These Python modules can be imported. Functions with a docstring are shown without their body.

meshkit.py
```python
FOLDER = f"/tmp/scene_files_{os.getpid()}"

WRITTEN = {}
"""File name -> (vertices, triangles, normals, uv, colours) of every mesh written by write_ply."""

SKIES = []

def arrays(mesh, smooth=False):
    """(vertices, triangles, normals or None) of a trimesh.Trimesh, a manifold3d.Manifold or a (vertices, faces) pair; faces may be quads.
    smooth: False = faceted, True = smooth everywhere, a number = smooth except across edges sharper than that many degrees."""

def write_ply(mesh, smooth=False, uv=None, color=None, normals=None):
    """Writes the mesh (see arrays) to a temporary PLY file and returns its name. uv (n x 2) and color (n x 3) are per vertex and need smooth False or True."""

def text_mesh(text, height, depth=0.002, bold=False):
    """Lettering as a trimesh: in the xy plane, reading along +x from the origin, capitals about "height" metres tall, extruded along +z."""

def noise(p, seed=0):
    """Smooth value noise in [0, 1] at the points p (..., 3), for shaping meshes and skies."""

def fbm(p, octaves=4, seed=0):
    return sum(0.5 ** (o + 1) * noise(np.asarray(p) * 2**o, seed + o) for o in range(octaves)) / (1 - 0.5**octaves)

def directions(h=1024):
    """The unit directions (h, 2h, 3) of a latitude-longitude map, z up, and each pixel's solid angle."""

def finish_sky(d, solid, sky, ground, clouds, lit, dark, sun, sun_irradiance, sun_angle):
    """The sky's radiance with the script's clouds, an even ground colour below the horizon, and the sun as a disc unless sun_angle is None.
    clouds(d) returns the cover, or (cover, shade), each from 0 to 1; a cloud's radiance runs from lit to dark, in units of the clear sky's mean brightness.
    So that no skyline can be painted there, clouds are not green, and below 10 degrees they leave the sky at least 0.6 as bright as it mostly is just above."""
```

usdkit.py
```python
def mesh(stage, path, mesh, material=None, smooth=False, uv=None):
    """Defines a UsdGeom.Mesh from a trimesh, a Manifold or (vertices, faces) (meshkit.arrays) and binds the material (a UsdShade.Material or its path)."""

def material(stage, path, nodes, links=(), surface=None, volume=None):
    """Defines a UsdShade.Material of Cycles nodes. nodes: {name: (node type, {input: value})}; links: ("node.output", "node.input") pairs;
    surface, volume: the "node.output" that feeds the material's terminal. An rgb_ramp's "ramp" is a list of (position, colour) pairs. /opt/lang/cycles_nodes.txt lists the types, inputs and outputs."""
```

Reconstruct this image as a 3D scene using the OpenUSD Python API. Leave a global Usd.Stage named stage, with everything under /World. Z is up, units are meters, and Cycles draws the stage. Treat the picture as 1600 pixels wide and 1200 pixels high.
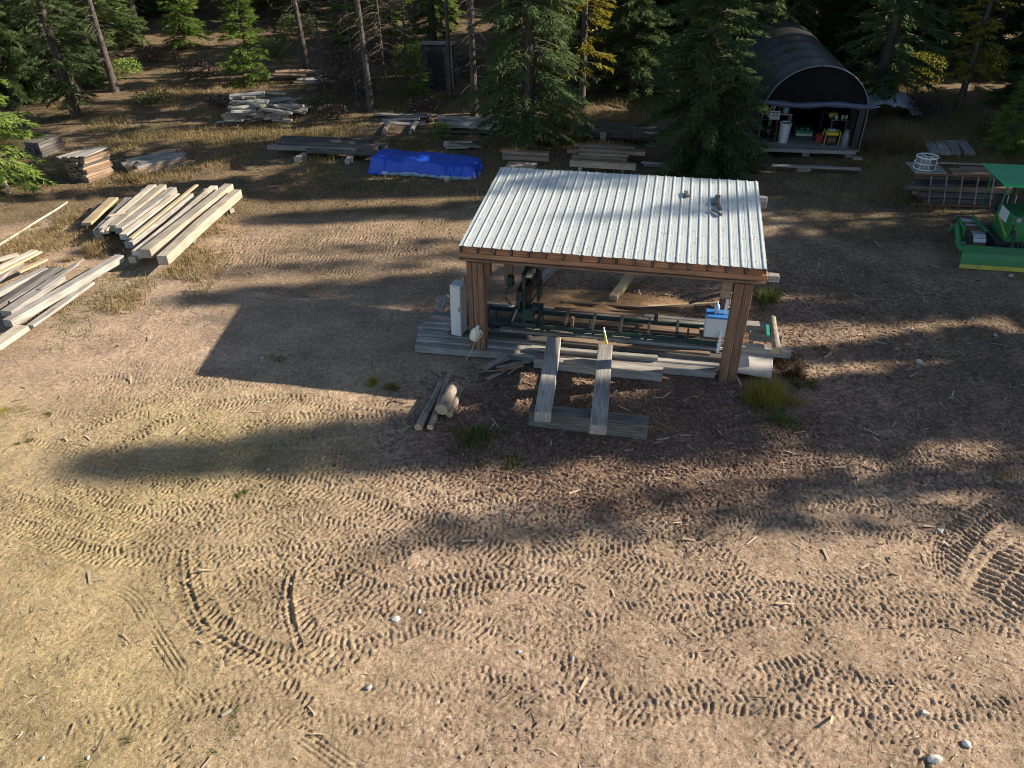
import math, numpy as np, trimesh, usdkit, meshkit
from scipy.spatial import cKDTree
from scipy.interpolate import CubicSpline
from pxr import Usd, UsdGeom, UsdLux, UsdShade, Gf, Sdf, Vt

PI = math.pi
stage = Usd.Stage.CreateInMemory()
UsdGeom.SetStageUpAxis(stage, UsdGeom.Tokens.z)
UsdGeom.SetStageMetersPerUnit(stage, 1.0)
UsdGeom.Xform.Define(stage, '/World')
UsdGeom.Scope.Define(stage, '/World/Looks')

# ------------------------------------------------------------------ camera, sky, sun, exposure
FPX, PITCH, ROLL, CAMH = 1160.0, math.radians(34.0), math.radians(0.8), 9.85
SUN_EL, SUN_AZ = math.radians(24.3), math.atan2(0.9945, 0.105)      # azimuth measured from +y towards +x
EXPOSURE = 1.40
SUN_I, SKY_S = 1.25, 0.070

_c, _s = math.cos(PITCH), math.sin(PITCH)
_R, _F, _U = np.array([1., 0, 0]), np.array([0, _c, -_s]), np.array([0, _s, _c])
CR, CU = math.cos(ROLL) * _R - math.sin(ROLL) * _U, math.sin(ROLL) * _R + math.cos(ROLL) * _U
EYE = np.array([0, 0, CAMH])
cam = UsdGeom.Camera.Define(stage, '/World/camera')
cam.CreateHorizontalApertureAttr(36.0); cam.CreateVerticalApertureAttr(27.0)
cam.CreateFocalLengthAttr(36.0 * FPX / 1600)
cam.CreateClippingRangeAttr(Gf.Vec2f(0.1, 2000))
cam.CreateExposureAttr(EXPOSURE)
cam.AddTransformOp().Set(Gf.Matrix4d(*CR, 0, *CU, 0, *(-_F), 0, *EYE, 1))

SUN = np.array([math.sin(SUN_AZ) * math.cos(SUN_EL), math.cos(SUN_AZ) * math.cos(SUN_EL), math.sin(SUN_EL)])
sun = UsdLux.DistantLight.Define(stage, '/World/sun')
sun.CreateIntensityAttr(SUN_I); sun.CreateAngleAttr(0.53); sun.CreateNormalizeAttr(True)
sun.CreateColorAttr(Gf.Vec3f(1.0, 0.9, 0.755))
_x = np.cross([0, 0, 1.], SUN); _x /= np.linalg.norm(_x); _y = np.cross(SUN, _x)
sun.AddTransformOp().Set(Gf.Matrix4d(*_x, 0, *_y, 0, *SUN, 0, 0, 0, 60, 1))

usdkit.material(stage, '/World/Looks/sky', {
    'sky': ('sky_texture', {'sky_type': 'single_scattering', 'sun_disc': False, 'sun_elevation': SUN_EL, 'sun_rotation': SUN_AZ, 'altitude': 700.0}),
    'bg': ('background_shader', {'strength': SKY_S})}, [('sky.color', 'bg.color')], surface='bg.background')
dome = UsdLux.DomeLight.Define(stage, '/World/sky')
UsdShade.MaterialBindingAPI.Apply(dome.GetPrim()).Bind(UsdShade.Material.Get(stage, '/World/Looks/sky'))
dome.GetPrim().SetCustomDataByKey('kind', 'structure')

# ------------------------------------------------------------------ helpers
used = {}
def numbered(parent, name):
    k = (parent, name); n = used.get(k, 0); used[k] = n + 1
    return f'{parent}/{name}' if n == 0 else f'{parent}/{name}_{n:03d}'

def tag(prim, label=None, cat=None, group=None, kind=None):
    for k, v in (('label', label), ('category', cat), ('group', group), ('kind', kind)):
        if v: prim.SetCustomDataByKey(k, v)
    return prim

def mat4(loc=(0, 0, 0), rotz=0, tilt=None, scale=1.0):
    m = trimesh.transformations.rotation_matrix(rotz, [0, 0, 1])
    if tilt is not None: m = m @ trimesh.transformations.rotation_matrix(tilt[0], tilt[1])
    s = np.eye(4); s[:3, :3] *= np.asarray(scale)
    m = m @ s; m[:3, 3] = loc
    return m

def setx(prim, m):
    UsdGeom.Xformable(prim).AddTransformOp().Set(Gf.Matrix4d(*np.asarray(m, float).T.ravel()))

def thing(name, label, cat, m=None, group=None):
    x = UsdGeom.Xform.Define(stage, numbered('/World', name))
    setx(x, np.eye(4) if m is None else m)
    tag(x.GetPrim(), label, cat, group)
    return str(x.GetPath())

def mesh(name, g, m, parent='/World', smooth=False, xf=None, label=None, cat=None, group=None, kind=None):
    if isinstance(g, tuple):
        v_, f_ = np.asarray(g[0]), np.asarray(g[1]); k_ = np.unique(f_)
        if len(k_) < len(v_): g = (v_[k_], np.searchsorted(k_, f_))
    p = usdkit.mesh(stage, numbered(parent, name), g, '/World/Looks/' + m, smooth=smooth)
    if xf is not None: setx(p, xf)
    tag(p.GetPrim(), label, cat, group, kind)
    return str(p.GetPath())

def cat_(l): return trimesh.util.concatenate(l)

def bx(x0, x1, y0, y1, z0, z1):
    b = trimesh.creation.box([abs(x1 - x0), abs(y1 - y0), abs(z1 - z0)]); b.apply_translation([(x0 + x1) / 2, (y0 + y1) / 2, (z0 + z1) / 2]); return b

def cbox(sx, sy, sz, c=0.01, center=(0, 0, 0)):
    """box with chamfered edges"""
    p = []
    for a in (-1, 1):
        for b in (-1, 1):
            for d in (-1, 1):
                for k in range(3):
                    e = np.array([a * sx / 2, b * sy / 2, d * sz / 2]); q = np.array([a, b, d]) * c; q[k] = 0
                    p.append(e - q)
    h = trimesh.convex.convex_hull(np.array(p)); h.apply_translation(center); return h

def tube(pts, r, n=8, cap=True):
    pts = np.asarray(pts, float); k = len(pts); r = np.broadcast_to(np.asarray(r, float), (k,))
    t = np.gradient(pts, axis=0); t /= np.linalg.norm(t, axis=1)[:, None] + 1e-12
    a = np.array([0, 0, 1.]) if abs(t[0, 2]) < .9 else np.array([1., 0, 0])
    V = []
    for i in range(k):
        u = np.cross(t[i], a); u /= np.linalg.norm(u); w = np.cross(t[i], u)
        th = np.arange(n) * 2 * PI / n
        V.append(pts[i] + r[i] * (np.cos(th)[:, None] * u + np.sin(th)[:, None] * w))
    V = np.vstack(V); F = []
    for i in range(k - 1):
        for j in range(n):
            p, q = i * n + j, i * n + (j + 1) % n
            F += [[p, q, q + n], [p, q + n, p + n]]
    if cap:
        c0, c1 = len(V), len(V) + 1; V = np.vstack([V, pts[0], pts[-1]])
        for j in range(n):
            F += [[c0, (j + 1) % n, j], [c1, (k - 1) * n + j, (k - 1) * n + (j + 1) % n]]
    m = trimesh.Trimesh(V, np.array(F), process=False); m.fix_normals(); return m

def rod(a, b, r, n=8): return tube([a, b], r, n)

def bar(a, b, w, h, up=(0, 0, 1)):
    """rectangular bar from a to b, w across, h along up"""
    a, b = np.asarray(a, float), np.asarray(b, float); d = b - a; L = np.linalg.norm(d); d /= L
    u = np.asarray(up, float); y = np.cross(u, d); y /= np.linalg.norm(y); z = np.cross(d, y)
    g = cbox(L, w, h, min(w, h) * .08); M = np.eye(4); M[:3, 0], M[:3, 1], M[:3, 2], M[:3, 3] = d, y, z, (a + b) / 2
    g.apply_transform(M); return g

def lathe(profile, n=20):
    return trimesh.creation.revolve(np.array(profile), sections=n)

def ray(px, py):
    d = (px - 800) / FPX * CR + (600 - py) / FPX * CU + _F
    return d

def terrain_z(x, y):
    x = np.asarray(x, float); y = np.asarray(y, float)
    t = np.clip((y - 36) / 40, 0, 3); base = 5.0 * t * t / (1 + .35 * t)
    t2 = np.clip((np.abs(x) - 40) / 60, 0, 2); base = base + 4 * t2 * t2
    return base

def G(px, py, z=0.0):
    """the place where the sight line of a pixel of the photograph meets the height z above the terrain"""
    d = ray(px, py)
    s = (CAMH - z) / max(-d[2], 1e-3) if d[2] < -1e-3 else 400
    if (EYE + s * d)[1] > 35:
        ss = np.linspace(20, 160, 3000); P = EYE + ss[:, None] * d
        below = np.nonzero(P[:, 2] < terrain_z(P[:, 0], P[:, 1]) + z)[0]
        if len(below): s = ss[below[0]]
        else: s = 160
    P = EYE + s * d
    return np.array([P[0], P[1], float(terrain_z(P[0], P[1])) + z])

def px_of(P):
    d = np.asarray(P, float) - EYE
    return 800 + FPX * (d @ CR) / (d @ _F), 600 - FPX * (d @ CU) / (d @ _F)

# ------------------------------------------------------------------ materials
def ramp(*s): return list(s)

def wood(name, c0, c1, c2, rough=.8, grain=1.0, vary=.25):
    """grain along the object's x axis; tone varies from piece to piece"""
    usdkit.material(stage, '/World/Looks/' + name, {
        'tc': ('texture_coordinate', {}), 'oi': ('object_info', {}),
        'sc': ('vector_math', {'math_type': 'scale', 'scale': 37.0}),
        'off': ('combine_xyz', {}),
        'ad': ('vector_math', {'math_type': 'add'}),
        'mp': ('mapping', {'scale': (0.7 * grain, 16 * grain, 16 * grain)}),
        'n1': ('noise_texture', {'scale': 2.2, 'detail': 5.0, 'roughness': .65, 'distortion': .3}),
        'n2': ('noise_texture', {'scale': 1.7, 'detail': 3.0}),
        'r': ('rgb_ramp', {'ramp': ramp((.28, c0), (.5, c1), (.75, c2))}),
        'val': ('map_range', {'from_min': 0.0, 'from_max': 1.0, 'to_min': 1 - vary, 'to_max': 1 + vary}),
        'st': ('map_range', {'from_min': .3, 'from_max': .7, 'to_min': .78, 'to_max': 1.12}),
        'mu': ('math', {'math_type': 'multiply'}),
        'hs': ('hsv', {'hue': .5, 'saturation': 1.0}),
        'bu': ('bump', {'strength': .5, 'distance': .01}),
        'p': ('principled_bsdf', {'roughness': rough, 'specular_ior_level': .2})},
        [('oi.random', 'off.x'), ('oi.random', 'off.y'), ('oi.random', 'off.z'), ('off.vector', 'sc.vector1'),
         ('tc.object', 'ad.vector1'), ('sc.vector', 'ad.vector2'), ('ad.vector', 'mp.vector'), ('mp.vector', 'n1.vector'),
         ('ad.vector', 'n2.vector'), ('n1.fac', 'r.fac'), ('oi.random', 'val.value'), ('n2.fac', 'st.value'),
         ('val.result', 'mu.value1'), ('st.result', 'mu.value2'), ('mu.value', 'hs.value'), ('r.color', 'hs.color'),
         ('hs.color', 'p.base_color'), ('n1.fac', 'bu.height'), ('bu.normal', 'p.normal')], surface='p.BSDF')

wood('weathered_wood', (.10, .09, .08), (.24, .22, .195), (.40, .375, .34))
wood('pale_wood', (.15, .125, .09), (.345, .295, .225), (.52, .465, .38), vary=.35)
wood('fresh_wood', (.22, .155, .09), (.37, .275, .17), (.48, .375, .25))
wood('post_wood', (.07, .04, .025), (.16, .09, .055), (.27, .17, .11), grain=1.2)
wood('beam_wood', (.12, .055, .03), (.26, .13, .07), (.37, .20, .115))
wood('tan_wood', (.15, .105, .075), (.27, .20, .145), (.37, .29, .22))
wood('old_timber', (.05, .045, .04), (.135, .122, .105), (.26, .24, .21))
wood('dark_wood', (.035, .03, .028), (.085, .075, .068), (.16, .145, .13))
wood('brown_wood', (.11, .07, .045), (.22, .15, .10), (.33, .24, .17))

def plain(name, col, rough=.5, metal=0.0, spec=.5, dirt=.25, scale=3.0, dcol=(.10, .08, .06), bump=0.0, extra=None):
    usdkit.material(stage, '/World/Looks/' + name, {
        'tc': ('texture_coordinate', {}),
        'n': ('noise_texture', {'scale': scale, 'detail': 6.0, 'roughness': .65}),
        'mr': ('map_range', {'from_min': .45, 'from_max': .8, 'to_min': 0.0, 'to_max': dirt, 'clamp': True}),
        'mx': ('mix', {'color1': col, 'color2': dcol}),
        'bu': ('bump', {'strength': bump, 'distance': .02}),
        'p': ('principled_bsdf', {'roughness': rough, 'metallic': metal, 'specular_ior_level': spec, **(extra or {})})},
        [('tc.object', 'n.vector'), ('n.fac', 'mr.value'), ('mr.result', 'mx.fac'), ('mx.color', 'p.base_color')] +
        ([('n.fac', 'bu.height'), ('bu.normal', 'p.normal')] if bump else []), surface='p.BSDF')

plain('green_paint', (.012, .12, .032), .45, dirt=.65, dcol=(.05, .055, .03), scale=4)
plain('green_canopy', (.012, .27, .095), .55, dirt=.3)
plain('yellow_paint', (.32, .30, .04), .5, dirt=.6)
plain('generator_yellow', (.5, .38, .03), .45)
plain('black_rubber', (.018, .018, .018), .75, dirt=.5, dcol=(.06, .05, .04))
plain('black_metal', (.02, .022, .024), .45, .2)
plain('dark_green_metal', (.008, .030, .025), .5, .1, dirt=.5)
plain('steel', (.33, .34, .35), .38, .8)
plain('rust', (.12, .055, .03), .8, dirt=.6, dcol=(.05, .03, .02))
plain('white_plastic', (.58, .59, .58), .45, dirt=.25, dcol=(.3, .28, .24))
plain('grey_cabinet', (.50, .51, .50), .5, dirt=.3, dcol=(.25, .23, .2))
plain('cream_plastic', (.55, .50, .40), .5)
plain('blue_plastic', (.03, .16, .42), .4)
plain('pale_blue_plastic', (.28, .42, .58), .4)
plain('red_plastic', (.35, .025, .02), .45)
plain('green_plastic', (.02, .22, .13), .5)
plain('galvanised', (.21, .22, .23), .45, .5)
plain('black_fabric', (.020, .0185, .0175), .42, spec=.45, dirt=.5, dcol=(.048, .043, .038), scale=1.2, bump=.25)
plain('flap_fabric', (.007, .0068, .0068), .9, spec=.1, dirt=.3, dcol=(.02, .018, .017), scale=1.2, bump=.3)
plain('blue_tarp', (.006, .050, .36), .42, spec=.4, dirt=.4, dcol=(.03, .08, .26), scale=2.5, bump=.15)
plain('grey_tarp', (.22, .30, .38), .5, dirt=.4, bump=.2)
plain('silver_tarp', (.30, .34, .40), .42, dirt=.5, dcol=(.08, .09, .1), bump=.3)
plain('navy_tarp', (.06, .07, .11), .45, dirt=.4, dcol=(.02, .02, .04), bump=.3)
plain('stone', (.28, .255, .225), .85, dirt=.6, dcol=(.17, .15, .13), scale=9, bump=.3)
plain('pale_stone', (.46, .43, .38), .9, dirt=.8, dcol=(.26, .21, .16), scale=9, bump=.3)
plain('rope', (.4, .34, .22), .9)
plain('pale_sheet', (.42, .39, .35), .8, dirt=.5, dcol=(.2, .18, .16), bump=.2)
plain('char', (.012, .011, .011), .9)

# roof metal: bare coated steel sheet, faint streaks running down the slope (object y)
usdkit.material(stage, '/World/Looks/roof_metal', {
    'tc': ('texture_coordinate', {}), 'oi': ('object_info', {}),
    'mp': ('mapping', {'scale': (9, .5, 1)}),
    'n': ('noise_texture', {'scale': 3.0, 'detail': 6.0, 'roughness': .7}),
    'r': ('rgb_ramp', {'ramp': ramp((.25, (.27, .275, .25)), (.48, (.42, .44, .415)), (.75, (.49, .515, .495)))}),
    'rr': ('map_range', {'from_min': .3, 'from_max': .7, 'to_min': .5, 'to_max': .34}),
    'p': ('principled_bsdf', {'metallic': .05, 'specular_ior_level': .45})},
    [('tc.object', 'mp.vector'), ('mp.vector', 'n.vector'), ('n.fac', 'r.fac'), ('n.fac', 'rr.value'), ('rr.result', 'p.roughness'), ('r.color', 'p.base_color')], surface='p.BSDF')

def leaf(name, c0, c1, c2, trans=.3):
    usdkit.material(stage, '/World/Looks/' + name, {
        'g': ('geometry', {}), 'oi': ('object_info', {}),
        'm': ('math', {'math_type': 'multiply_add', 'value2': .75}),
        'q': ('math', {'math_type': 'multiply', 'value2': .25}),
        'r': ('rgb_ramp', {'ramp': ramp((0, c0), (.5, c1), (1, c2))}),
        'd': ('principled_bsdf', {'roughness': .6, 'specular_ior_level': .25}),
        't': ('translucent_bsdf', {}), 'x': ('mix_closure', {'fac': trans})},
        [('g.random_per_island', 'm.value1'), ('oi.random', 'q.value1'), ('q.value', 'm.value3'), ('m.value', 'r.fac'),
         ('r.color', 'd.base_color'), ('r.color', 't.color'), ('d.BSDF', 'x.closure1'), ('t.BSDF', 'x.closure2')], surface='x.closure')
leaf('spruce_needles', (.085, .125, .045), (.175, .23, .085), (.32, .37, .15), .5)
leaf('fir_needles', (.12, .18, .03), (.25, .34, .07), (.38, .46, .13))
leaf('pine_needles', (.075, .105, .032), (.17, .21, .06), (.30, .32, .10))
leaf('larch_needles', (.26, .22, .02), (.46, .36, .03), (.62, .50, .06))
leaf('dry_grass', (.22, .16, .07), (.40, .31, .15), (.55, .46, .25), .3)
leaf('green_grass', (.05, .09, .015), (.11, .16, .03), (.20, .23, .06), .3)
leaf('yellow_weed', (.22, .20, .02), (.38, .35, .04), (.52, .47, .07), .35)
leaf('red_weed', (.05, .02, .015), (.10, .045, .03), (.15, .09, .05), .2)
leaf('brush_stems', (.05, .035, .03), (.12, .085, .065), (.2, .16, .12), .05)
leaf('mulch_chip', (.10, .06, .045), (.27, .17, .125), (.58, .45, .35), .0)
leaf('wood_chip', (.24, .17, .11), (.50, .39, .27), (.74, .66, .54), .0)
leaf('fallen_leaf', (.09, .045, .02), (.18, .10, .045), (.30, .20, .09), .1)
leaf('yellow_leaf', (.16, .16, .02), (.28, .26, .04), (.40, .36, .06), .35)

usdkit.material(stage, '/World/Looks/bark', {
    'tc': ('texture_coordinate', {}), 'mp': ('mapping', {'scale': (9, 9, 2.5)}),
    'n': ('noise_texture', {'scale': 2.0, 'detail': 6.0, 'roughness': .7}),
    'r': ('rgb_ramp', {'ramp': ramp((.3, (.025, .02, .017)), (.55, (.085, .07, .06)), (.75, (.19, .17, .15)))}),
    'bu': ('bump', {'strength': .8, 'distance': .03}),
    'p': ('principled_bsdf', {'roughness': .9, 'specular_ior_level': .1})},
    [('tc.object', 'mp.vector'), ('mp.vector', 'n.vector'), ('n.fac', 'r.fac'), ('r.color', 'p.base_color'), ('n.fac', 'bu.height'), ('bu.normal', 'p.normal')], surface='p.BSDF')
usdkit.material(stage, '/World/Looks/log_bark', {
    'tc': ('texture_coordinate', {}), 'mp': ('mapping', {'scale': (2.0, 9, 9)}),
    'n': ('noise_texture', {'scale': 2.0, 'detail': 6.0, 'roughness': .7}),
    'r': ('rgb_ramp', {'ramp': ramp((.3, (.08, .065, .05)), (.5, (.24, .20, .16)), (.7, (.40, .32, .24)))}),
    'bu': ('bump', {'strength': .8, 'distance': .03}),
    'p': ('principled_bsdf', {'roughness': .9, 'specular_ior_level': .1})},
    [('tc.object', 'mp.vector'), ('mp.vector', 'n.vector'), ('n.fac', 'r.fac'), ('r.color', 'p.base_color'), ('n.fac', 'bu.height'), ('bu.normal', 'p.normal')], surface='p.BSDF')

# ground: dry tan dirt, reddish bark mulch and forest litter by the zone attribute, with fine clods and grit
usdkit.material(stage, '/World/Looks/dirt', {
    'g': ('geometry', {}), 'z': ('attribute', {'attribute': 'zone'}), 'sz': ('separate_color', {'color_type': 'rgb'}),
    'n1': ('noise_texture', {'scale': .55, 'detail': 5.0, 'roughness': .6}),
    'n2': ('noise_texture', {'scale': 9.0, 'detail': 8.0, 'roughness': .75}),
    'n3': ('noise_texture', {'scale': 34.0, 'detail': 6.0, 'roughness': .8}),
    'v': ('voronoi_texture', {'scale': 26.0}),
    'dry': ('rgb_ramp', {'ramp': ramp((.3, (.215, .146, .098)), (.5, (.37, .264, .18)), (.7, (.53, .41, .30)))}),
    'yel': ('rgb_ramp', {'ramp': ramp((.3, (.23, .165, .085)), (.5, (.38, .29, .152)), (.7, (.48, .385, .225)))}),
    'mul': ('rgb_ramp', {'ramp': ramp((.32, (.075, .045, .031)), (.5, (.215, .136, .092)), (.68, (.42, .305, .215)))}),
    'lit': ('rgb_ramp', {'ramp': ramp((.3, (.055, .042, .027)), (.5, (.155, .112, .068)), (.7, (.29, .21, .125)))}),
    'mo': ('attribute', {'attribute': 'moist'}), 'big': ('noise_texture', {'scale': .9, 'detail': 6.0, 'roughness': .62}), 'bigr': ('map_range', {'from_min': .34, 'from_max': .66, 'to_min': .84, 'to_max': 1.34}), 'mor': ('map_range', {'to_min': 1.0, 'to_max': .84}), 'm4': ('math', {'math_type': 'multiply'}), 'm5': ('math', {'math_type': 'multiply'}),
    'grit': ('map_range', {'from_min': .3, 'from_max': .72, 'to_min': .5, 'to_max': 1.42}),
    'hs': ('hsv', {'hue': .5, 'saturation': 1.0}),
    'm1': ('mix', {}), 'm2': ('mix', {}), 'm3': ('mix', {}),
    'ov': ('math', {'math_type': 'multiply_add', 'value2': .5, 'value3': -.25}),
    'a1': ('math', {'math_type': 'add', 'use_clamp': True}), 'a2': ('math', {'math_type': 'add', 'use_clamp': True}),
    's1': ('map_range', {'from_min': .3, 'from_max': .7, 'clamp': True}), 's2': ('map_range', {'from_min': .3, 'from_max': .7, 'clamp': True}),
    'hh': ('math', {'math_type': 'multiply_add', 'value2': .5}),
    'bu': ('bump', {'strength': 1.0, 'distance': .085}),
    'p': ('principled_bsdf', {'roughness': .95, 'specular_ior_level': .08})},
    [('z.color', 'sz.color')] + [('g.position', f'{n}.vector') for n in ('n1', 'n2', 'n3', 'v')] +
    [('n2.fac', 'dry.fac'), ('n2.fac', 'yel.fac'), ('n2.fac', 'mul.fac'), ('n2.fac', 'lit.fac'),
     ('n1.fac', 'ov.value1'), ('ov.value', 'a1.value1'), ('sz.r', 'a1.value2'), ('ov.value', 'a2.value1'), ('sz.g', 'a2.value2'),
     ('a1.value', 's1.value'), ('a2.value', 's2.value'),
     ('sz.b', 'm1.fac'), ('dry.color', 'm1.color1'), ('yel.color', 'm1.color2'),
     ('s1.result', 'm2.fac'), ('m1.color', 'm2.color1'), ('mul.color', 'm2.color2'),
     ('s2.result', 'm3.fac'), ('m2.color', 'm3.color1'), ('lit.color', 'm3.color2'),
     ('n3.fac', 'grit.value'), ('g.position', 'big.vector'), ('big.fac', 'bigr.value'), ('mo.fac', 'mor.value'), ('bigr.result', 'm4.value1'), ('mor.result', 'm4.value2'), ('m4.value', 'm5.value1'), ('grit.result', 'm5.value2'), ('m5.value', 'hs.value'), ('m3.color', 'hs.color'), ('hs.color', 'p.base_color'),
     ('n3.fac', 'hh.value1'), ('n2.fac', 'hh.value3'), ('hh.value', 'bu.height'), ('bu.normal', 'p.normal')], surface='p.BSDF')

# ------------------------------------------------------------------ terrain with tyre tracks
def nz(x, y, f, seed): return meshkit.noise(np.stack([x * f, y * f, np.full_like(x, seed * 1.37)], -1), seed)
def ss(a, b, x): t = np.clip((x - a) / (b - a), 0, 1); return t * t * (3 - 2 * t)

def spaced(*seg):
    out = [np.array([seg[0][0]])]
    for a, b, d in seg: out.append(np.linspace(a, b, max(2, int(round(abs(b - a) / d)) + 1))[1:])
    return np.concatenate(out)
GX = spaced((-420, -120, 25), (-120, -40, 5), (-40, -18, .8), (-18, -10.6, .10), (-10.6, 10.6, .023), (10.6, 18, .10), (18, 40, .8), (40, 120, 5), (120, 420, 25))
GY = spaced((-300, -40, 25), (-40, -4, 3), (-4, 4.6, .4), (4.6, 13.6, .022), (13.6, 21, .045), (21, 42, .16), (42, 100, 1.0), (100, 500, 25))
X, Y = np.meshgrid(GX, GY)
shp = X.shape; xf, yf = X.ravel(), Y.ravel()
Z = terrain_z(xf, yf)
near = (np.abs(xf) < 19) & (yf > 3) & (yf < 43)
Z = Z + .10 * (nz(xf, yf, .22, 3) - .5) * np.where(near, .6, 1) + np.where(yf > 30, .25 * (nz(xf, yf, .45, 9) - .5), 0)
idx = np.nonzero(near)[0]; nx_, ny_ = xf[idx], yf[idx]
fine_w = (1 - .85 * ss(13.5, 20, ny_)) * (1 - ss(9.8, 10.6, np.abs(nx_)))
H = .022 * (nz(nx_, ny_, 1.6, 4) - .5) + .016 * (nz(nx_, ny_, 5.5, 5) - .5) * (1 - .6 * ss(20, 26, ny_)) + .013 * (nz(nx_, ny_, 17, 6) - .5) * fine_w

def spline(pix, z=0.0, step=.02):
    P = pix if isinstance(pix, np.ndarray) else np.array([G(a, b, z)[:2] for a, b in pix]); d = np.r_[0, np.cumsum(np.linalg.norm(np.diff(P, axis=0), axis=1))]
    cs = CubicSpline(d, P); s = np.arange(0, d[-1], step); return s, cs(s), cs(s, 1)

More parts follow.
